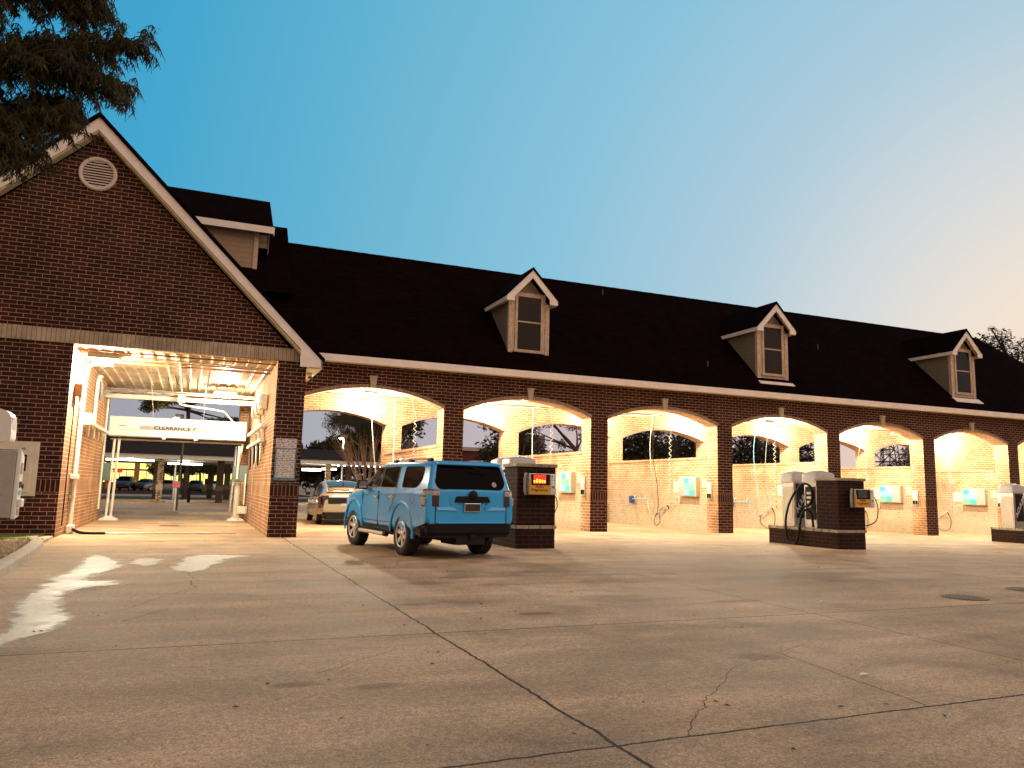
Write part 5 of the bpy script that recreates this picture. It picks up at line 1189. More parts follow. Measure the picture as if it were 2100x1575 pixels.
for k in range(1, 7):
    X0 = PX[k]+.004; o = names[k]; dz = gz(X0)*.8
    if k >= 2:
        e = menu_board(X0-.001, 0, 'white menu board with coloured tiles on the wall of the %s arched bay' % o); e.location.z = dz
        tiles(e, e.children[0], k >= 5)
        b = MB(); b.box(X0-.02, X0-.001, 2.30, 2.86, 1.44+dz, 1.90+dz); tag(b.build('notice_plate', M['cream']), 'plain pale notice plate left of the menu board in the %s arched bay' % o, 'notice', 'notice plates in the arched bays')
        b = MB(); b.box(X0-.02, X0-.001, .66, .95, 1.66+dz, 2.0+dz); tag(b.build('price_plate', simple('pale_yellow', (.75, .62, .32), .5)), 'small pale yellow plate right of the menu board in the %s arched bay' % o, 'notice', 'small plates in the arched bays')
        e = empty('coin_meter', (X0, .36, 1.54+dz)); tag(e, 'narrow steel coin meter on the pillar side of the %s arched bay' % o, 'coin meter', 'coin meters in the arched bays')
        b = MB(); b.box(-.05, -.001, -.02, .26, -.33, .33); c = b.build('plate', M['galv'], e, bevel=.006)
        b = MB(); b.box(-.056, -.051, .06, .18, .02, .26); b.build('dial_window', M['whitepl'], c)
        for yy in (.02, .15): b = MB(); b.box(-.08, -.05, yy, yy+.07, -.28, -.12); b.build('coin_slot', M['black'], c)
        e.location.z += 0
    # foam brush on its hooks
    if k in (3, 4):
        e = empty('foam_brush', (X0-.13, 4.62, 1.15+dz)); tag(e, 'foam brush lying across two wall hooks in the %s arched bay' % o, 'brush', 'foam brushes')
        b = MB(); b.tube([(0, 0, 0), (0, 1.2, -.03)], .02, 8); b.build('handle', M['skyp'], e)
        b = MB(); b.loft([[Vector((a, 1.22+y, z)) for a, z in fillet([(-.07, -.22), (.07, -.22), (.09, .10), (-.09, .10)], .03)] for y in (-.02, .16)], smooth=False); b.build('brush_head', M['bluepl'], e, bevel=.02)
        for yy in (.12, 1.0):
            b = MB(); b.tube(smooth_path([(.12, yy, .16), (.0, yy, .12), (-.04, yy, .0), (.0, yy, -.05)]), .014, 6); tag(b.build('wall_hook', M['galv'], loc=(X0-.13, 4.62, 1.15+dz)), '%s hook holding the foam brush in the %s arched bay' % ('near' if yy < .5 else 'far', o), 'hook', 'brush hooks')
        hose('foam_hose', [(X0-.6, 3.4, 4.6), (X0-.6, 3.7, 3.2), (X0-.3, 3.8, 1.2), (X0-.2, 4.1, .55), (X0-.15, 4.5, .7), (X0-.13, 4.62, 1.12)], .013, M['skyp'] if k == 4 else M['galv'], 'pale hose looping from the ceiling to the foam brush in the %s arched bay' % o, 'hose', 'foam brush hoses')
    # spray wand with high pressure hose off the boom
    if k >= 3:
        e = empty('spray_wand', (X0-.12, 3.15, .92+dz)); tag(e, 'spray wand leaning in its holder on the wall of the %s arched bay' % o, 'spray wand', 'spray wands')
        b = MB(); b.tube([(0, 0, 0), (-.02, .72, -.36)], .016, 8); b.tube([(0, -.02, .02), (0, .18, -.08)], .03, 8); b.build('lance', M['galv'], e)
        b = MB(); b.tube([(0, .0, .0), (0, -.10, -.14)], .022, 8); b.build('grip', M['black'], e)
        b = MB(); b.tube([(0, .70, -.35), (0, .80, -.40)], .03, 8); b.build('nozzle', M['black'], e)
        b = MB(); b.tube([(.0, .35, -.2), (.10, .35, -.16)], .04, 8); b.build('holder', M['galv'], e)
    if k == 3:
        hose('pressure_hose', [(X0-.7, 3.2, 4.55), (X0-.65, 3.4, 3.0), (X0-.3, 3.6, 1.6), (X0-.12, 3.85, .7), (X0-.14, 4.1, .25), (X0-.16, 3.9, .03), (X0-.14, 3.65, .2), (X0-.12, 3.72, .62), (X0-.12, 3.3, .82), (X0-.12, 3.05, .82)], .012, M['black'], 'black high pressure hose crossing itself on the third bay wall', 'hose', 'high pressure hoses')
    elif k >= 4:
        hose('pressure_hose', [(X0-.12, 3.06, .80+dz), (X0-.14, 2.95, .5+dz), (X0-.2, 3.0, .12+dz), (X0-.25, 3.35, .05+dz), (X0-.2, 3.8, .25+dz), (X0-.14, 3.86, .5+dz)], .013, M['black'], 'black hose hanging in a loop below the wand in the %s arched bay' % o, 'hose', 'high pressure hoses')
        hose('pressure_hose', [(X0-.6, 2.6, 4.5), (X0-.5, 3.0, 3.4), (X0-.3, 3.3, 2.0), (X0-.13, 3.2, .95)], .010, M['galv'], 'straight hose from the ceiling boom to the wand in the %s arched bay' % o, 'hose', 'ceiling boom hoses')
    # coiled air line
    P = []; turns = 13; y0, z1, z0 = 2.87, 3.75, .95
    for i in range(turns*10+1):
        t_ = i/(turns*10); a = 2*math.pi*turns*t_; P.append((X0-.16+.05*math.cos(a), y0+.05*math.sin(a), z1+(z0-z1)*t_+dz))
    P = [(X0-.5, 2.4, 4.58)]+P+[(X0-.10, 2.8, .85+dz), (X0-.06, 2.5, 1.2+dz)]
    m = MB(); m.tube(P, .010, 5); tag(m.build('coiled_air_line', M['skyp'] if k == 6 else M['galv']), 'coiled air line hanging beside the wall of the %s arched bay' % o, 'hose', 'coiled air lines')
    e = empty('air_gun', (X0-.08, 2.36, 1.18+dz)); tag(e, 'small air gun on a hook near the menu board in the %s arched bay' % o, 'air gun', 'air guns')
    b = MB(); b.box(-.03, .03, -.02, .02, -.16, .06); b.build('grip', M['cream'], e, bevel=.01)
    b = MB(); b.tube(smooth_path([(0, 0, .05), (0, .1, .09), (0, .28, .06)]), .014, 6); b.build('barrel', M['galv'], e)
    # swinging boom under the ceiling
    c_ = (PX[k-1]+PW+PX[k])/2
    m = MB(); m.tube([(c_, 4.2, 4.61), (c_, 4.2, 4.50)], .04, 8); m.tube([(c_, 4.2, 4.50), (X0-.62, 3.0, 4.52)], .022, 6)
    tag(m.build('hose_boom', M['galv']), 'ceiling boom arm of the %s arched bay' % o, 'boom', 'ceiling hose booms')
for k in (1, 2):
    X0 = PX[k]
    hose('pressure_hose', [(X0-.9, 3.0, 4.5), (X0-.85, 3.1, 3.0), (X0-.8, 3.1, 1.9), (X0-.4, 3.1, 1.0)], .014, M['whitepl'], 'pale straight hose hanging in the %s arched bay' % names[k], 'hose', 'ceiling boom hoses')
hose('pressure_hose', [(-7.5, .9, 4.45), (-7.45, 1.2, 3.4), (-7.2, 1.6, 2.0), (-7.05, 1.8, 1.5)], .015, M['whitepl'], 'taut white hose slanting down from the first bay lamp', 'hose', 'ceiling boom hoses')

# manhole covers, litter
for i, (x, y) in enumerate(((-2.4, -15.72), (-.4, -15.3))):
    e = empty('manhole_cover', (x, y, .004)); tag(e, ('round iron cover in the concrete at lower right' if i == 0 else 'round iron cover in the concrete by the right edge'), 'manhole cover')
    b = MB(); b.lathe([(.001, .004), (.30, .004), (.31, 0)], 30); c = b.build('lid', simple('cast_iron', (.16, .10, .065), .8, .1, .4, 30, .4), e)
    b = MB()
    for j in range(26): a = 2*math.pi*j/26; b.box(.27*math.cos(a)-.012, .27*math.cos(a)+.012, .27*math.sin(a)-.012, .27*math.sin(a)+.012, .004, .011)
    b.build('studs', M['kerb'], c)
random.seed(21); m = MB()
for i in range(170):
    x = random.uniform(-15, 16) if i > 60 else random.uniform(-14.5, -7); y = random.uniform(-20.5, -3) if i > 60 else random.uniform(-21, -14)
    s = random.uniform(.005, .016); a = random.random()*6.3; h_ = random.uniform(.004, .014)
    c_, s_2 = math.cos(a), math.sin(a); z = gz(x)+.003
    m.add([(x-c_*s*1.7, y-s_2*s*1.7, z), (x+s_2*s*.5, y-c_*s*.5, z+h_), (x+c_*s*1.7, y+s_2*s*1.7, z+.002), (x-s_2*s*.5, y+c_*s*.5, z+h_*.4)], [(0, 1, 2, 3)])
tag(m.build('leaf_litter', simple('dry_leaf', (.035, .018, .012), .9, 0, .5, 30)), 'dark dry leaves and grit scattered over the concrete', 'litter', kind='stuff')
for (x, y, lb) in ((-4.9, -15.55, 'white scrap of paper lying on the concrete before the middle island'), (-7.75, -18.9, 'small white wrapper lying between the cracks in the foreground')):
    m = MB(); m.add([(x-.06, y, gz(x)+.005), (x, y-.02, .012), (x+.07, y+.01, .006), (x+.01, y+.03, .02)], [(0, 1, 2, 3)]); tag(m.build('paper_scrap', M['whitepl']), lb, 'litter')
# ================================================================== TREES
def leafmat(name, a, b):
    t = NT(name); f = t.noise(.9, t.coord(), 4, .6); g_ = t.noise(7, t.coord(), 3, .6)
    c = t.mix(t.ramp(f, [(.35, 0.), (.65, 1.)]), a+(1,), b+(1,)); c = t.mix(1.0, c, t.ramp(g_, [(.3, .6), (.7, 1.4)]), 'MULTIPLY')
    return t.out(c, .75, 0, .2)
M['leaf'] = leafmat('dark_oak_leaf', (.030, .028, .010), (.055, .045, .016))
M['leaf2'] = leafmat('cypress_needles', (.028, .024, .007), (.070, .054, .013))
M['bark'] = simple('bark', (.07, .045, .03), .9, 0, .3, 9, .5)
M['barkl'] = simple('smooth_tan_bark', (.30, .17, .09), .8, 0, .25, 6, .3)
def leaves(mm, c, rad, n, s, rng, up_=.0):
    """n small leaf faces thick near the surface of a lumpy ellipsoid"""
    c = Vector(c); rad = Vector(rad)
    for i in range(n):
        d = Vector((rng.gauss(0, 1), rng.gauss(0, 1), rng.gauss(0, 1))).normalized()
        r_ = (rng.random()**.45)*(.78+.42*noise.noise(d*2.1+c))
        p = c+Vector((d.x*rad.x, d.y*rad.y, d.z*rad.z))*r_
        u = Vector((rng.gauss(0, 1), rng.gauss(0, 1), rng.gauss(0, 1))).normalized(); w = u.orthogonal().normalized()
        a = s*rng.uniform(.6, 1.4); b = a*rng.uniform(.3, .6)
        mm.add([p-u*a, p+w*b, p+u*a, p-w*b*.6], [(0, 1, 2, 3)])
def branchy(mm, base, tips, r0, rng):
    for t_ in tips:
        t_ = Vector(t_); b_ = Vector(base); q = b_.lerp(t_, .45)+Vector((rng.uniform(-.3, .3), rng.uniform(-.3, .3), rng.uniform(.0, .5)))*((t_-b_).length*.12)
        P = smooth_path([b_, q, t_], 4); mm.tube(P, [r0*(1-.85*i/(len(P)-1)) for i in range(len(P))], 6, caps=False)
def tree(name, label, base, blobs, r0, n, s, seed, cat='tree', group=None, leaf='leaf', bark='bark', trunk_to=None, extra=None):
    rng = random.Random(seed); e = empty(name, base); tag(e, label, cat, group); B = Vector(base)
    k = MB(); top = Vector(trunk_to)-B if trunk_to else Vector((0, 0, min(b[0][2] for b in blobs)-B.z))
    P = smooth_path([(0, 0, -.6), (top.x*.3+.1, top.y*.3, top.z*.5), tuple(top)], 4); k.tube(P, [r0*(1.15-.45*i/(len(P)-1)) for i in range(len(P))], 8)
    branchy(k, top, [Vector(b[0])-B for b in blobs], r0*.6, rng)
    if extra:
        for a, b_, rr in extra: k.tube(smooth_path([Vector(q)-B for q in a], 4), [rr*(1-.7*i/((len(a)-1)*4)) for i in range((len(a)-1)*4+1)], 6)
    k.build('trunk', M[bark], e)
    c = MB(); tot = sum(b[1][0]*b[1][2] for b in blobs)
    for b in blobs: leaves(c, Vector(b[0])-B, b[1], int(n*b[1][0]*b[1][2]/tot), s, rng)
    c.build('crown', M[leaf], e, uvmode=False); return e

# the cypress whose limbs hang into the top left corner
rng = random.Random(3)
E_ = empty('cypress_tree', (-22.5, -9.0, 0)); tag(E_, 'feathery tree hanging into the top left corner above the gable', 'tree'); BB = Vector((-22.5, -9.0, 0))
k = MB(); P = smooth_path([(0, 0, -.5), (.1, 0, 4), (0, 0, 9), (.1, 0, 15)], 5); k.tube(P, [.42-.34*i/(len(P)-1) for i in range(len(P))], 10)
c = MB()
def px2(px, py, d):      # limb tips listed by their bearing from the standpoint, placed at true distance
    f_ = 1568.55; v_ = rt2*((px-1050)/f_)-up2*((py-787.5)/f_)+fwd; return CP+v_*d
limbs = [((-22.4, -9, 6.2), [(-18.9, -9.6, 6.4), (-16.9, -9.9, 6.75), (-15.8, -10.0, 7.0), (-15.3, -10.0, 7.1)], 1.0),
         ((-22.4, -9, 7.0), [(-18.5, -9.8, 7.1), (-16.3, -10, 7.7), (-15.3, -10, 8.3), (-14.3, -10, 8.68)], 1.0),
         ((-22.4, -9, 7.4), [(-18.5, -10, 7.6), (-16.2, -10.2, 7.9), (-15.3, -10.1, 8.0), (-14.6, -10, 7.9)], 1.0),
         ((-22.4, -9, 8.2), [(-18.5, -10, 8.6), (-16.4, -10.2, 9.0), (-15.7, -10.1, 9.25), (-15.0, -10, 9.2)], 1.0),
         ((-22.4, -9, 9.0), [(-18.5, -9.6, 9.4), (-16.4, -9.8, 9.7), (-15.5, -10.0, 9.75), (-15.0, -10.1, 9.55)], 1.0),
         ((-22.4, -9, 9.6), [(-18.5, -10.2, 10.2), (-16.4, -10.2, 10.5), (-15.0, -10.2, 10.4)], 1.0),
         ((-22.4, -9, 5.8), [(-18.9, -9.9, 5.9), (-17.1, -10.2, 6.3), (-16.3, -10.2, 6.35), (-15.75, -10.1, 6.45)], .9),
         ((-22.4, -9, 7.8), [(-18.5, -9.0, 8.1), (-16.4, -9.2, 8.5), (-15.2, -9.3, 8.7)], 1.0),
         ((-22.4, -9, 6.6), [(-18.5, -9.0, 6.7), (-16.6, -9.2, 7.2), (-15.8, -9.3, 7.5), (-15.3, -9.4, 7.6)], 1.0)]
def spray(p, d, L):
    """a drooping feathery spray: a twig with two ranks of needles"""
    d = d.normalized(); q = p+d*L*.55+Vector((0, 0, -.10*L)); t2 = p+d*L*.8+Vector((0, 0, -.62*L)); tw = smooth_path([p, q, t2], 3)
    c.tube(tw, .005, 3, caps=False, smooth=False)
    for i in range(len(tw)-1):
        for j in range(2):
            a = tw[i].lerp(tw[i+1], rng.random()); dr = Vector((rng.gauss(0, .55), rng.gauss(0, .55), -1.0+rng.gauss(0, .45))).normalized()
            ln = rng.uniform(.07, .16); w = dr.orthogonal().normalized()*.011
            c.add([a-w, a+w, a+dr*ln+w*.3, a+dr*ln-w*.3], [(0, 1, 2, 3)])
for st0, pts, w in limbs:
    Pl = smooth_path([Vector(st0)-BB]+[Vector(p)-BB for p in pts], 8); n_ = len(Pl)
    k.tube(Pl, [.10*(1-.92*i/(n_-1)) for i in range(n_)], 6)
    for i in range(4, n_):
        t_ = i/(n_-1); p = Pl[i]
        dd = (Pl[min(i+1, n_-1)]-Pl[i-1]).normalized()
        for j in range(10):
            off = Vector((rng.gauss(0, 1), rng.gauss(0, 1), rng.gauss(0, .7)))
            tip = p+off*(.36*(1.2-t_*.72))+dd*rng.uniform(0, .22)
            if j < 4: k.tube([p, p.lerp(tip, .6)+Vector((0, 0, .05)), tip], [.014, .009, .004], 4, caps=False)
            for m_ in range(3):
                q0 = p.lerp(tip, rng.uniform(.5, 1.0)); spray(q0, (tip-p)+dd*.4+Vector((rng.gauss(0, .3), rng.gauss(0, .3), .12)), rng.uniform(.14, .30))
k.build('trunk', M['bark'], E_); c.build('crown', M['leaf2'], E_, uvmode=False)

# trees beyond the building
tree('oak_tree', 'dark round oak behind the first arched bay, left of the fanning stems', (-2.6, 45, 0), [((-2.2, 45, 3.6), (2.3, 2, 1.9)), ((-3.0, 46, 3.0), (2.2, 2, 2.0)), ((-1, 45, 4.2), (2.0, 2, 1.9)), ((1.2, 46, 4.4), (2.6, 2, 2.6))], .3, 15000, .24, 1, group='trees beyond the car wash')
tree('oak_tree', 'loose tall tree filling the top of the first rear arch', (2.0, 38, 0), [((-1.4, 38, 6.6), (1.5, 1.4, .8)), ((.3, 38, 6.4), (2, 1.6, 1.5)), ((2.0, 39, 5.4), (2.2, 1.6, 1.9)), ((1.5, 38, 7.6), (3, 2, 1.3)), ((3.2, 38, 7.0), (2.4, 2, 2.2)), ((.9, 39, 4.4), (1.6, 1.4, 1.2))], .22, 11000, .18, 2, group='trees beyond the car wash',
     extra=[([(1.5, 38, 2.8), (-.6, 38, 4.6), (-2.0, 38, 5.8), (-3.3, 38, 7.0)], 0, .07), ([(1.5, 38, 2.8), (.0, 38, 4.9), (-1.2, 38, 6.4), (-1.8, 38, 7.6)], 0, .06), ([(1.6, 38, 2.8), (.6, 38, 5.2), (.2, 38, 7.2)], 0, .06)])
E2 = empty('crape_myrtle', (-3.55, 20.0, 0)); tag(E2, 'multi-stemmed tree with tan stems fanning up behind the champagne car', 'tree'); rng = random.Random(9); k = MB(); c = MB()
for i in range(15):
    a = -1.15+2.3*i/14+rng.uniform(-.08, .08); h_ = rng.uniform(3.6, 5.0); tx, ty = math.sin(a)*h_*.55, rng.uniform(-1.1, 1.1)
    P = smooth_path([(rng.uniform(-.12, .12), rng.uniform(-.12, .12), -.1), (tx*.32, ty*.3, h_*.42), (tx, ty, h_)], 4); k.tube(P, [.060*(1-.75*j/(len(P)-1)) for j in range(len(P))], 6)
    for j in range(5): k.tube([P[-4], P[-1]+Vector((rng.gauss(0, .35), rng.gauss(0, .35), rng.uniform(.0, .7)))], [.014, .004], 4)
    leaves(c, (tx, ty, h_+.5), (.9, .9, .8), 420, .06, rng)
k.build('trunk', M['barkl'], E2); c.build('crown', M['leaf'], E2, uvmode=False)
dense = [(9.6, 30, 7.5, 3.0, 'dark drooping tree seen left of the second bay rear pier'), (20.2, 29, 9.0, 3.9, 'dense dark tree filling the left half of the third rear opening'), (26.2, 31, 9.5, 4.2, 'dense dark tree filling the right half of the third rear opening'),
         (33.5, 31, 9.5, 4.4, 'dense dark tree behind the fourth arched bay, left one'), (40.0, 33, 8.5, 3.9, 'dense dark tree behind the fourth arched bay, right one')]
for i, (x, y, h_, r_, lb) in enumerate(dense):
    z0 = gz(x)
    tree('shade_tree', lb, (x, y, z0), [((x+random.uniform(-.4, .4)*r_*(q-1.5), y+random.uniform(-1, 1), z0+h_*f_), (r_*.75, r_*.6, h_*.22)) for q, f_ in enumerate((.32, .5, .68, .85))]+[((x-r_*.5, y, z0+h_*.45), (r_*.6, r_*.5, h_*.25)), ((x+r_*.5, y, z0+h_*.5), (r_*.6, r_*.5, h_*.25)), ((x, y+1.5, z0+h_*.5), (r_, r_*.5, h_*.36))], .28, 8000, .20, 30+i, group='trees beyond the car wash')
tree('shade_tree', 'tree with a bare slanting limb against the sky in the second rear opening', (12.6, 25, -.1), [((8.6, 25, 5.6), (1.3, 1, .55)), ((10.2, 25.2, 6.1), (1.7, 1, .45)), ((12.3, 25, 5.9), (1.1, 1, .5)), ((11.2, 25, 4.6), (.45, .6, .7)), ((8.0, 25, 4.9), (.6, .7, .8)), ((13.0, 25, 5.2), (.7, .7, .6)), ((11.5, 25, 3.9), (.9, .7, .35))], .16, 2300, .10, 51, group='trees beyond the car wash',
     trunk_to=(12.4, 25, 4.2), extra=[([(12.4, 25, 4.2), (11.6, 25, 4.9), (10.7, 25, 5.8), (10.3, 25, 6.3)], 0, .15), ([(8.2, 25, 3.6), (8.4, 25, 4.6), (8.9, 25, 5.6)], 0, .05), ([(8.9, 25, 3.6), (9.2, 25, 4.9), (9.1, 25, 5.9)], 0, .04)])
tree('shade_tree', 'tree at the right of the fifth rear opening against pink sky', (70.5, 47, -.5), [((70.2, 47, 5.5), (2.2, 2, 1.7)), ((71.5, 47, 7.0), (2.0, 2, 1.4)), ((70, 47, 4.0), (1.8, 2, 1.2))], .2, 2600, .17, 61, group='trees beyond the car wash')
tree('shade_tree', 'dark tree showing over the hipped end of the roof at the right edge', (67, 30, -.5), [((62.6, 30, 17.8), (1.4, 1.5, 1.2)), ((65.2, 30, 18.2), (1.6, 1.5, 1.5)), ((67.8, 30, 17.0), (2.2, 2, 2.0)), ((64.5, 30, 16), (3, 2, 2.0)), ((68, 30, 14), (4, 3, 3)), ((63.8, 30, 19.2), (.5, .6, .5))], .5, 4200, .20, 62, group='trees beyond the car wash')
tree('oak_tree', 'oak limb spreading behind the gantry around the lit yard lamp', (-13.2, 42, 0), [((-15.8, 40, 7.1), (1.3, 1, .6)), ((-14.7, 40, 7.6), (1.3, 1, .6)), ((-13.6, 40, 7.6), (1.2, 1, .7)), ((-12.6, 41, 7.9), (1.3, 1, .6)), ((-16.2, 40, 6.7), (.7, .6, .35)), ((-11.2, 44, 6.2), (1.8, 1.2, .5)), ((-9.6, 44, 6.4), (1.6, 1.2, .5))], .2, 4500, .13, 71, group='trees beyond the car wash', trunk_to=(-13.4, 41.5, 6.9))
for i, (x, y, h_) in enumerate(((-16.2, 84, 4.4), (-14.0, 80, 4.2), (-11.8, 86, 4.6), (-9.4, 82, 4.6), (-6.5, 84, 5))):
    tree('parking_lot_tree', ('first', 'second', 'third', 'fourth', 'fifth')[i]+' small dark tree from the left before the bright store front', (x, y, 0), [((x+random.uniform(-.4, .4), y, h_*.78), (2.1, 1.3, h_*.26)), ((x-.8, y, h_*.60), (1.3, .8, .7)), ((x+.8, y, h_*.62), (1.3, .8, .7))], .16, 2200, .17, 80+i, group='small trees before the store')

# ================================================================== BACKGROUND STRUCTURES
def stone(name):
    t = NT(name); v_ = t.new('ShaderNodeTexVoronoi'); v_.inputs['Scale'].default_value = 5; mp = t.new('ShaderNodeMapping'); mp.inputs['Scale'].default_value = (1, 1, 2.6); t.l.new(t.coord(), mp.inputs[0]); t.l.new(mp.outputs[0], v_.inputs['Vector'])
    c = t.mix(t.ramp(t.noise(3, t.coord(), 4), [(.35, 0.), (.65, 1.)]), (.62, .45, .22, 1), (.78, .68, .48, 1)); c = t.mix(t.ramp(v_.outputs['Distance'], [(.35, 0.), (.6, 1.)]), c, (.25, .16, .09, 1))
    return t.out(c, .9)
M['stone'] = stone('tan_stone_veneer')
CN = empty('drive_canopy', (0, 0, 0)); tag(CN, 'long low canopy with dark roof band and stone posts behind the car wash', 'canopy')
b = MB(); b.box(-34, 3.2, 29.0, 29.25, 2.74, 3.0); b.build('fascia', simple('canopy_white', (.60, .58, .54), .5), CN)
b = MB(); b.prism([(28.9, 3.0), (30.4, 4.15), (48.0, 4.15), (49.2, 3.0)], 'x', -34, -5.9); b.prism([(28.9, 3.0), (30.0, 3.75), (48.0, 3.75), (49.2, 3.0)], 'x', -5.9, 3.2); b.build('roof', simple('dark_metal_roof', (.012, .008, .007), .9), CN)
b = MB(); b.box(-34, 3.2, 29.25, 49.0, 2.80, 2.84); b.build('soffit', simple('canopy_soffit', (.42, .38, .30), .6), CN)
def post(x, y, z1, w, mt='stone'):
    q = MB(); q.box(x-w/2, x+w/2, y-w/2, y+w/2, -.1, z1); pst = q.build('post', M[mt], CN, bevel=.015)
    q = MB(); q.box(x-w/2-.03, x+w/2+.03, y-w/2-.03, y+w/2+.03, .78, 1.12); q.build('post_band', M['cream'] if mt == 'stone' else M['soil'], pst)
for x, y in ((-14.62, 30.2), (-4.15, 30.0), (-26, 30.2), (1.2, 30.2)): post(x, y, 2.80, .34)
for x, y in ((-11.28, 46.8), (-11.0, 31.8), (-10.1, 42.6), (-15.2, 40.4), (-6.1, 42.0), (-1.4, 37.2)): post(x, y, 2.80, .44, 'bark')
for i, (x0, x1, y, z) in enumerate(((-17.9, -15.1, 31.5, 2.66), (-14.4, -12.1, 36, 2.60), (-5.75, -4.45, 31.2, 2.38), (-4.0, -2.9, 34, 2.5))):
    e = empty('tube_light', (x0, y, z)); tag(e, ('left fluorescent tube under the rear canopy seen through the wash bay', 'right fluorescent tube under the rear canopy seen through the wash bay', 'fluorescent tube under the canopy seen left in the first arched bay', 'short fluorescent tube under the canopy over the champagne car')[i], 'light', 'fluorescent lights under the rear canopy')
    q = MB(); q.box(0, x1-x0, -.07, .07, .05, .12); q.build('housing', M['whitepl'], e)
    q = MB(); q.tube([(0, 0, 0), (x1-x0, 0, 0)], .06 if i != 2 else .09, 8); q.build('tube', M['tube'], e)
    L = bpy.data.lights.new('tube_light', 'POINT'); L.energy = 160; L.color = (1, .95, .82); L.shadow_soft_size = .3; lo = bpy.data.objects.new('light', L); COL.objects.link(lo); lo.parent = e; lo.location = ((x1-x0)/2, 0, -.25)
for i in range(8):
    x = -3.55+i*.42; e = empty('round_canopy_lamp', (x, 29.6+.0*i, 2.72)); tag(e, '%s from left of eight round white lamps along the canopy' % ('first', 'second', 'third', 'fourth', 'fifth', 'sixth', 'seventh', 'eighth')[i], 'lamp', 'round lamps along the canopy edge')
    q = MB(); q.lathe([(.001, .05), (.10, .04), (.12, 0)], 12); q.build('shade', M['whitepl'], e)
    q = MB(); q.lathe([(.001, -.075), (.06, -.06), (.085, 0)], 12); q.build('bulb', M['tube'], e)
# bright store far behind
ST = empty('store_building', (0, 0, 0)); tag(ST, 'far store front glowing yellow through tall windows behind the wash bay', 'building')
b = MB(); b.box(-48, -3, 100.5, 112, 0, 6.2); b.build('wall', simple('store_brick', (.20, .09, .05), .9), ST)
b = MB(); b.box(-49, -2, 100.2, 112.5, 4.2, 4.5); b.build('awning', M['greypl'], ST)
def lit():
    t = NT('lit_store_window'); n_ = t.noise(1.3, t.coord(), 5, .75); sp = t.new('ShaderNodeSeparateXYZ'); t.l.new(t.coord(), sp.inputs[0])
    c = t.ramp(n_, [(.30, (.30, .20, .02, 1)), (.42, (1, .78, .10, 1)), (.6, (1, .95, .35, 1)), (.7, (.9, .95, .8, 1))])
    t.l.new(c, t.b.inputs['Emission Color']); t.b.inputs['Emission Strength'].default_value = 1.5; t.b.inputs['Base Color'].default_value = (0, 0, 0, 1); return t.m
M['lit'] = lit()
for i, (x0, x1) in enumerate(((-30.5, -27.2), (-26.9, -24.2), (-23.3, -20.5), (-19.8, -17.0), (-16.4, -13.6), (-13.0, -10.2), (-9.6, -6.6))):
    for z0, z1 in ((1.0, 2.7), (2.95, 4.1)):
        q = MB(); q.box(x0, x1, 100.40, 100.49, z0, z1); w = q.build('window', M['lit'], ST)
        if z0 < 2:
            q = MB()
            for xx in (x0+.9, x0+1.8): q.box(xx, xx+.08, 100.36, 100.40, z0, z1)
            q.box(x0+.2, x0+.8, 100.34, 100.36, z0, z0+.5); q.box(x1-.7, x1-.2, 100.34, 100.36, z0, z0+.8)
            q.build('mullion', M['black'], w)
q = MB(); q.box(-23.2, -22.0, 100.1, 100.3, 2.35, 2.75); q.build('red_sign', emit('red_sign_glow', (1, .05, .03), .9), ST)
for i in range(3): 
    q = MB(); x = (-23.75, -20.15, -16.7)[i]; q.box(x-.3, x+.3, 100.1, 100.5, 0, 4.2); q.build('brick_pier', simple('pier_brick', (.36, .17, .09), .85), ST)
# low commercial building glimpsed in the second opening, and the round-roofed one in the first
LB = empty('low_building', (0, 0, 0)); tag(LB, 'low flat building with white parapet band and red wall glimpsed through the second bay', 'building')
b = MB(); b.box(8.5, 26, 46, 56, -.3, 4.9); b.build('wall', simple('dull_red_wall', (.10, .015, .012), .8), LB)
b = MB(); b.box(8.3, 26.2, 45.8, 56, 4.9, 5.25); b.build('parapet', simple('parapet_white', (.42, .36, .34), .6), LB)
b = MB(); b.box(18.2, 20.6, 48, 50, 5.25, 6.9); b.box(16.8, 17.9, 48, 50, 5.25, 6.7); b.build('rooftop_unit', simple('unit_grey', (.16, .13, .13), .7), LB)
DS = empty('arched_sign', (4.25, 40, 4.3)); tag(DS, 'pale half-round sign with rays standing behind the first bay wall', 'sign')
b = MB(); b.prism([(.75*math.cos(math.pi*i/16), 1.3*math.sin(math.pi*i/16)*.85) for i in range(17)], 'y', -.05, .05); fb = b.build('board', simple('dusty_pink_board', (.34, .28, .27), .7), DS)
b = MB()
for i in range(1, 6): a = math.pi*i/6; b.tube([(.2*math.cos(a), -.056, .2*math.sin(a)), (.72*math.cos(a), -.056, 1.05*math.sin(a))], .012, 4)
b.build('rays', M['black'], fb)
b = MB(); b.tube([(-.4, 0, -4.4), (-.4, 0, .02)], .06); b.tube([(.4, 0, -4.4), (.4, 0, .02)], .06); b.build('frame', M['black'], DS)
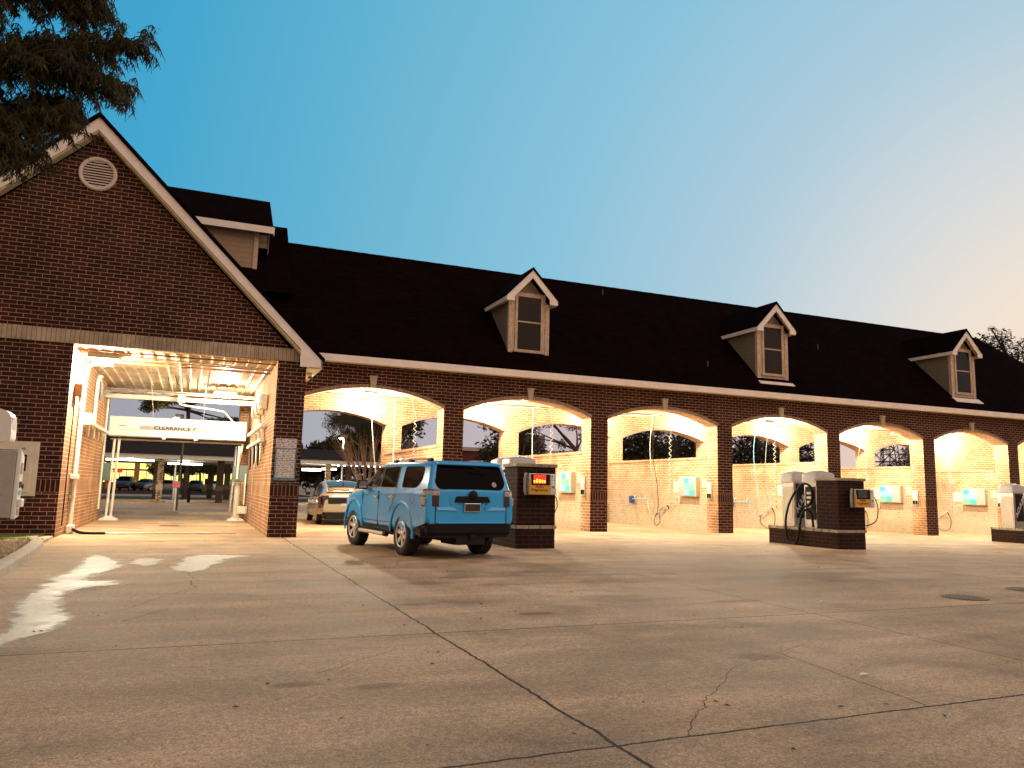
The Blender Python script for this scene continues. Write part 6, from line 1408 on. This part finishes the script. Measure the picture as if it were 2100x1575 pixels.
# transmission tower and mast behind the fifth bay
def tower(name, x, y, w, h_, label, n=9):
    e = empty(name, (x, y, -.5)); tag(e, label, 'tower', 'pylons behind the fifth bay'); q = MB(); lv = []
    for i in range(n+1):
        t_ = i/n; ww = w*(1-.75*t_); lv.append([Vector((sx*ww, sy*ww, h_*t_)) for sx, sy in ((-1, -1), (1, -1), (1, 1), (-1, 1))])
    for i in range(n):
        for j in range(4):
            q.tube([lv[i][j], lv[i+1][j]], .09, 4, caps=False); q.tube([lv[i][j], lv[i+1][(j+1) % 4]], .05, 4, caps=False); q.tube([lv[i][(j+1) % 4], lv[i+1][j]], .05, 4, caps=False); q.tube([lv[i+1][j], lv[i+1][(j+1) % 4]], .05, 4, caps=False)
    q.build('lattice', M['dark'], e)
    q = MB()
    for zz in (.72, .85): q.tube([(-w*1.3, 0, h_*zz), (w*1.3, 0, h_*zz)], .08, 4)
    q.build('cross_arm', M['dark'], e); return e
tower('transmission_tower', 81.2, 60, 1.9, 16, 'steel lattice pylon against pink sky in the fifth rear opening')
tower('transmission_tower', 110, 84, 1.9, 18, 'smaller lattice pylon seen left of the fifth bay rear pier')
b = MB(); b.tube([(74.5, 58, -.5), (74.5, 58, 15)], .35, 8); tag(b.build('utility_pole', M['bark']), 'thick dark pole left of the fifth bay rear pier', 'pole')
b = MB(); b.tube([(43, 28.5, -.4), (43, 28.5, 7.4)], .12, 8); tag(b.build('utility_pole', M['bark']), 'slim dark pole behind the fifth arched bay at its left side', 'pole')
def yard_lamp(x, y, z, label):
    e = empty('yard_lamp', (x, y, 0)); tag(e, label, 'street lamp', 'lit yard lamps'); q = MB(); q.tube([(0, 0, 0), (0, 0, z)], .09, 8); q.build('pole', M['galv'], e)
    q = MB(); q.box(-.3, .3, -.25, .25, z, z+.3); q.build('housing', M['black'], e, bevel=.03)
    q = MB(); q.lathe([(.001, -.12), (.12, -.09), (.16, 0)], 12, T((-.25, -.3, z))); q.build('bulb', M['lamp'], e)
    L = bpy.data.lights.new('yard_lamp', 'POINT'); L.energy = 420; L.color = (1, .80, .5); L.shadow_soft_size = .15; lo = bpy.data.objects.new('light', L); COL.objects.link(lo); lo.parent = e; lo.location = (-.25, -.45, z-.1)
yard_lamp(-13.95, 39.6, 6.1, 'lit lamp on a pole above the gantry with an oak limb around it')
yard_lamp(-1.95, 37, 5.0, 'lit lamp shining between the trees behind the first arched bay')
M['hedge'] = M['leaf']
hb = random.Random(91); q = MB()
for i in range(46):
    x = -60+i*5.2; 
    if -24 < x < -4: continue
    leaves(q, (x, 118+hb.uniform(-3, 3), 2.6), (4.2, 3, hb.uniform(3.2, 5.4)), 330, .55, hb)
for i in range(22):
    x = 30+i*6.5; leaves(q, (x, 62+i*1.2, 1.2), (4.5, 2.5, hb.uniform(2.0, 3.0)), 360, .34, hb)
tag(q.build('treeline', M['leaf'], uvmode=False), 'dark band of distant trees along the horizon behind the car wash', 'trees', kind='stuff')
b = MB(); b.box(2.6, 8.4, 40, 47, -.2, 2.6); b.box(26.5, 120, 58, 59, -1, 2.4); 
tag(b.build('boundary_wall', simple('dark_boundary_wall', (.05, .03, .025), .9)), 'low dark boundary wall behind the arched bays', 'wall')
for x, z in ((-14.2, .12),):
    e = empty('bollard', (-12.85, 31.6, 0)); tag(e, 'short dark bollard beside the stone post behind the wash bay', 'bollard'); q = MB(); q.tube([(0, 0, 0), (0, 0, .95)], .10, 10); q.lathe([(.10, .95), (.07, 1.0), (.001, 1.02)], 10); q.build('post', M['black'], e)
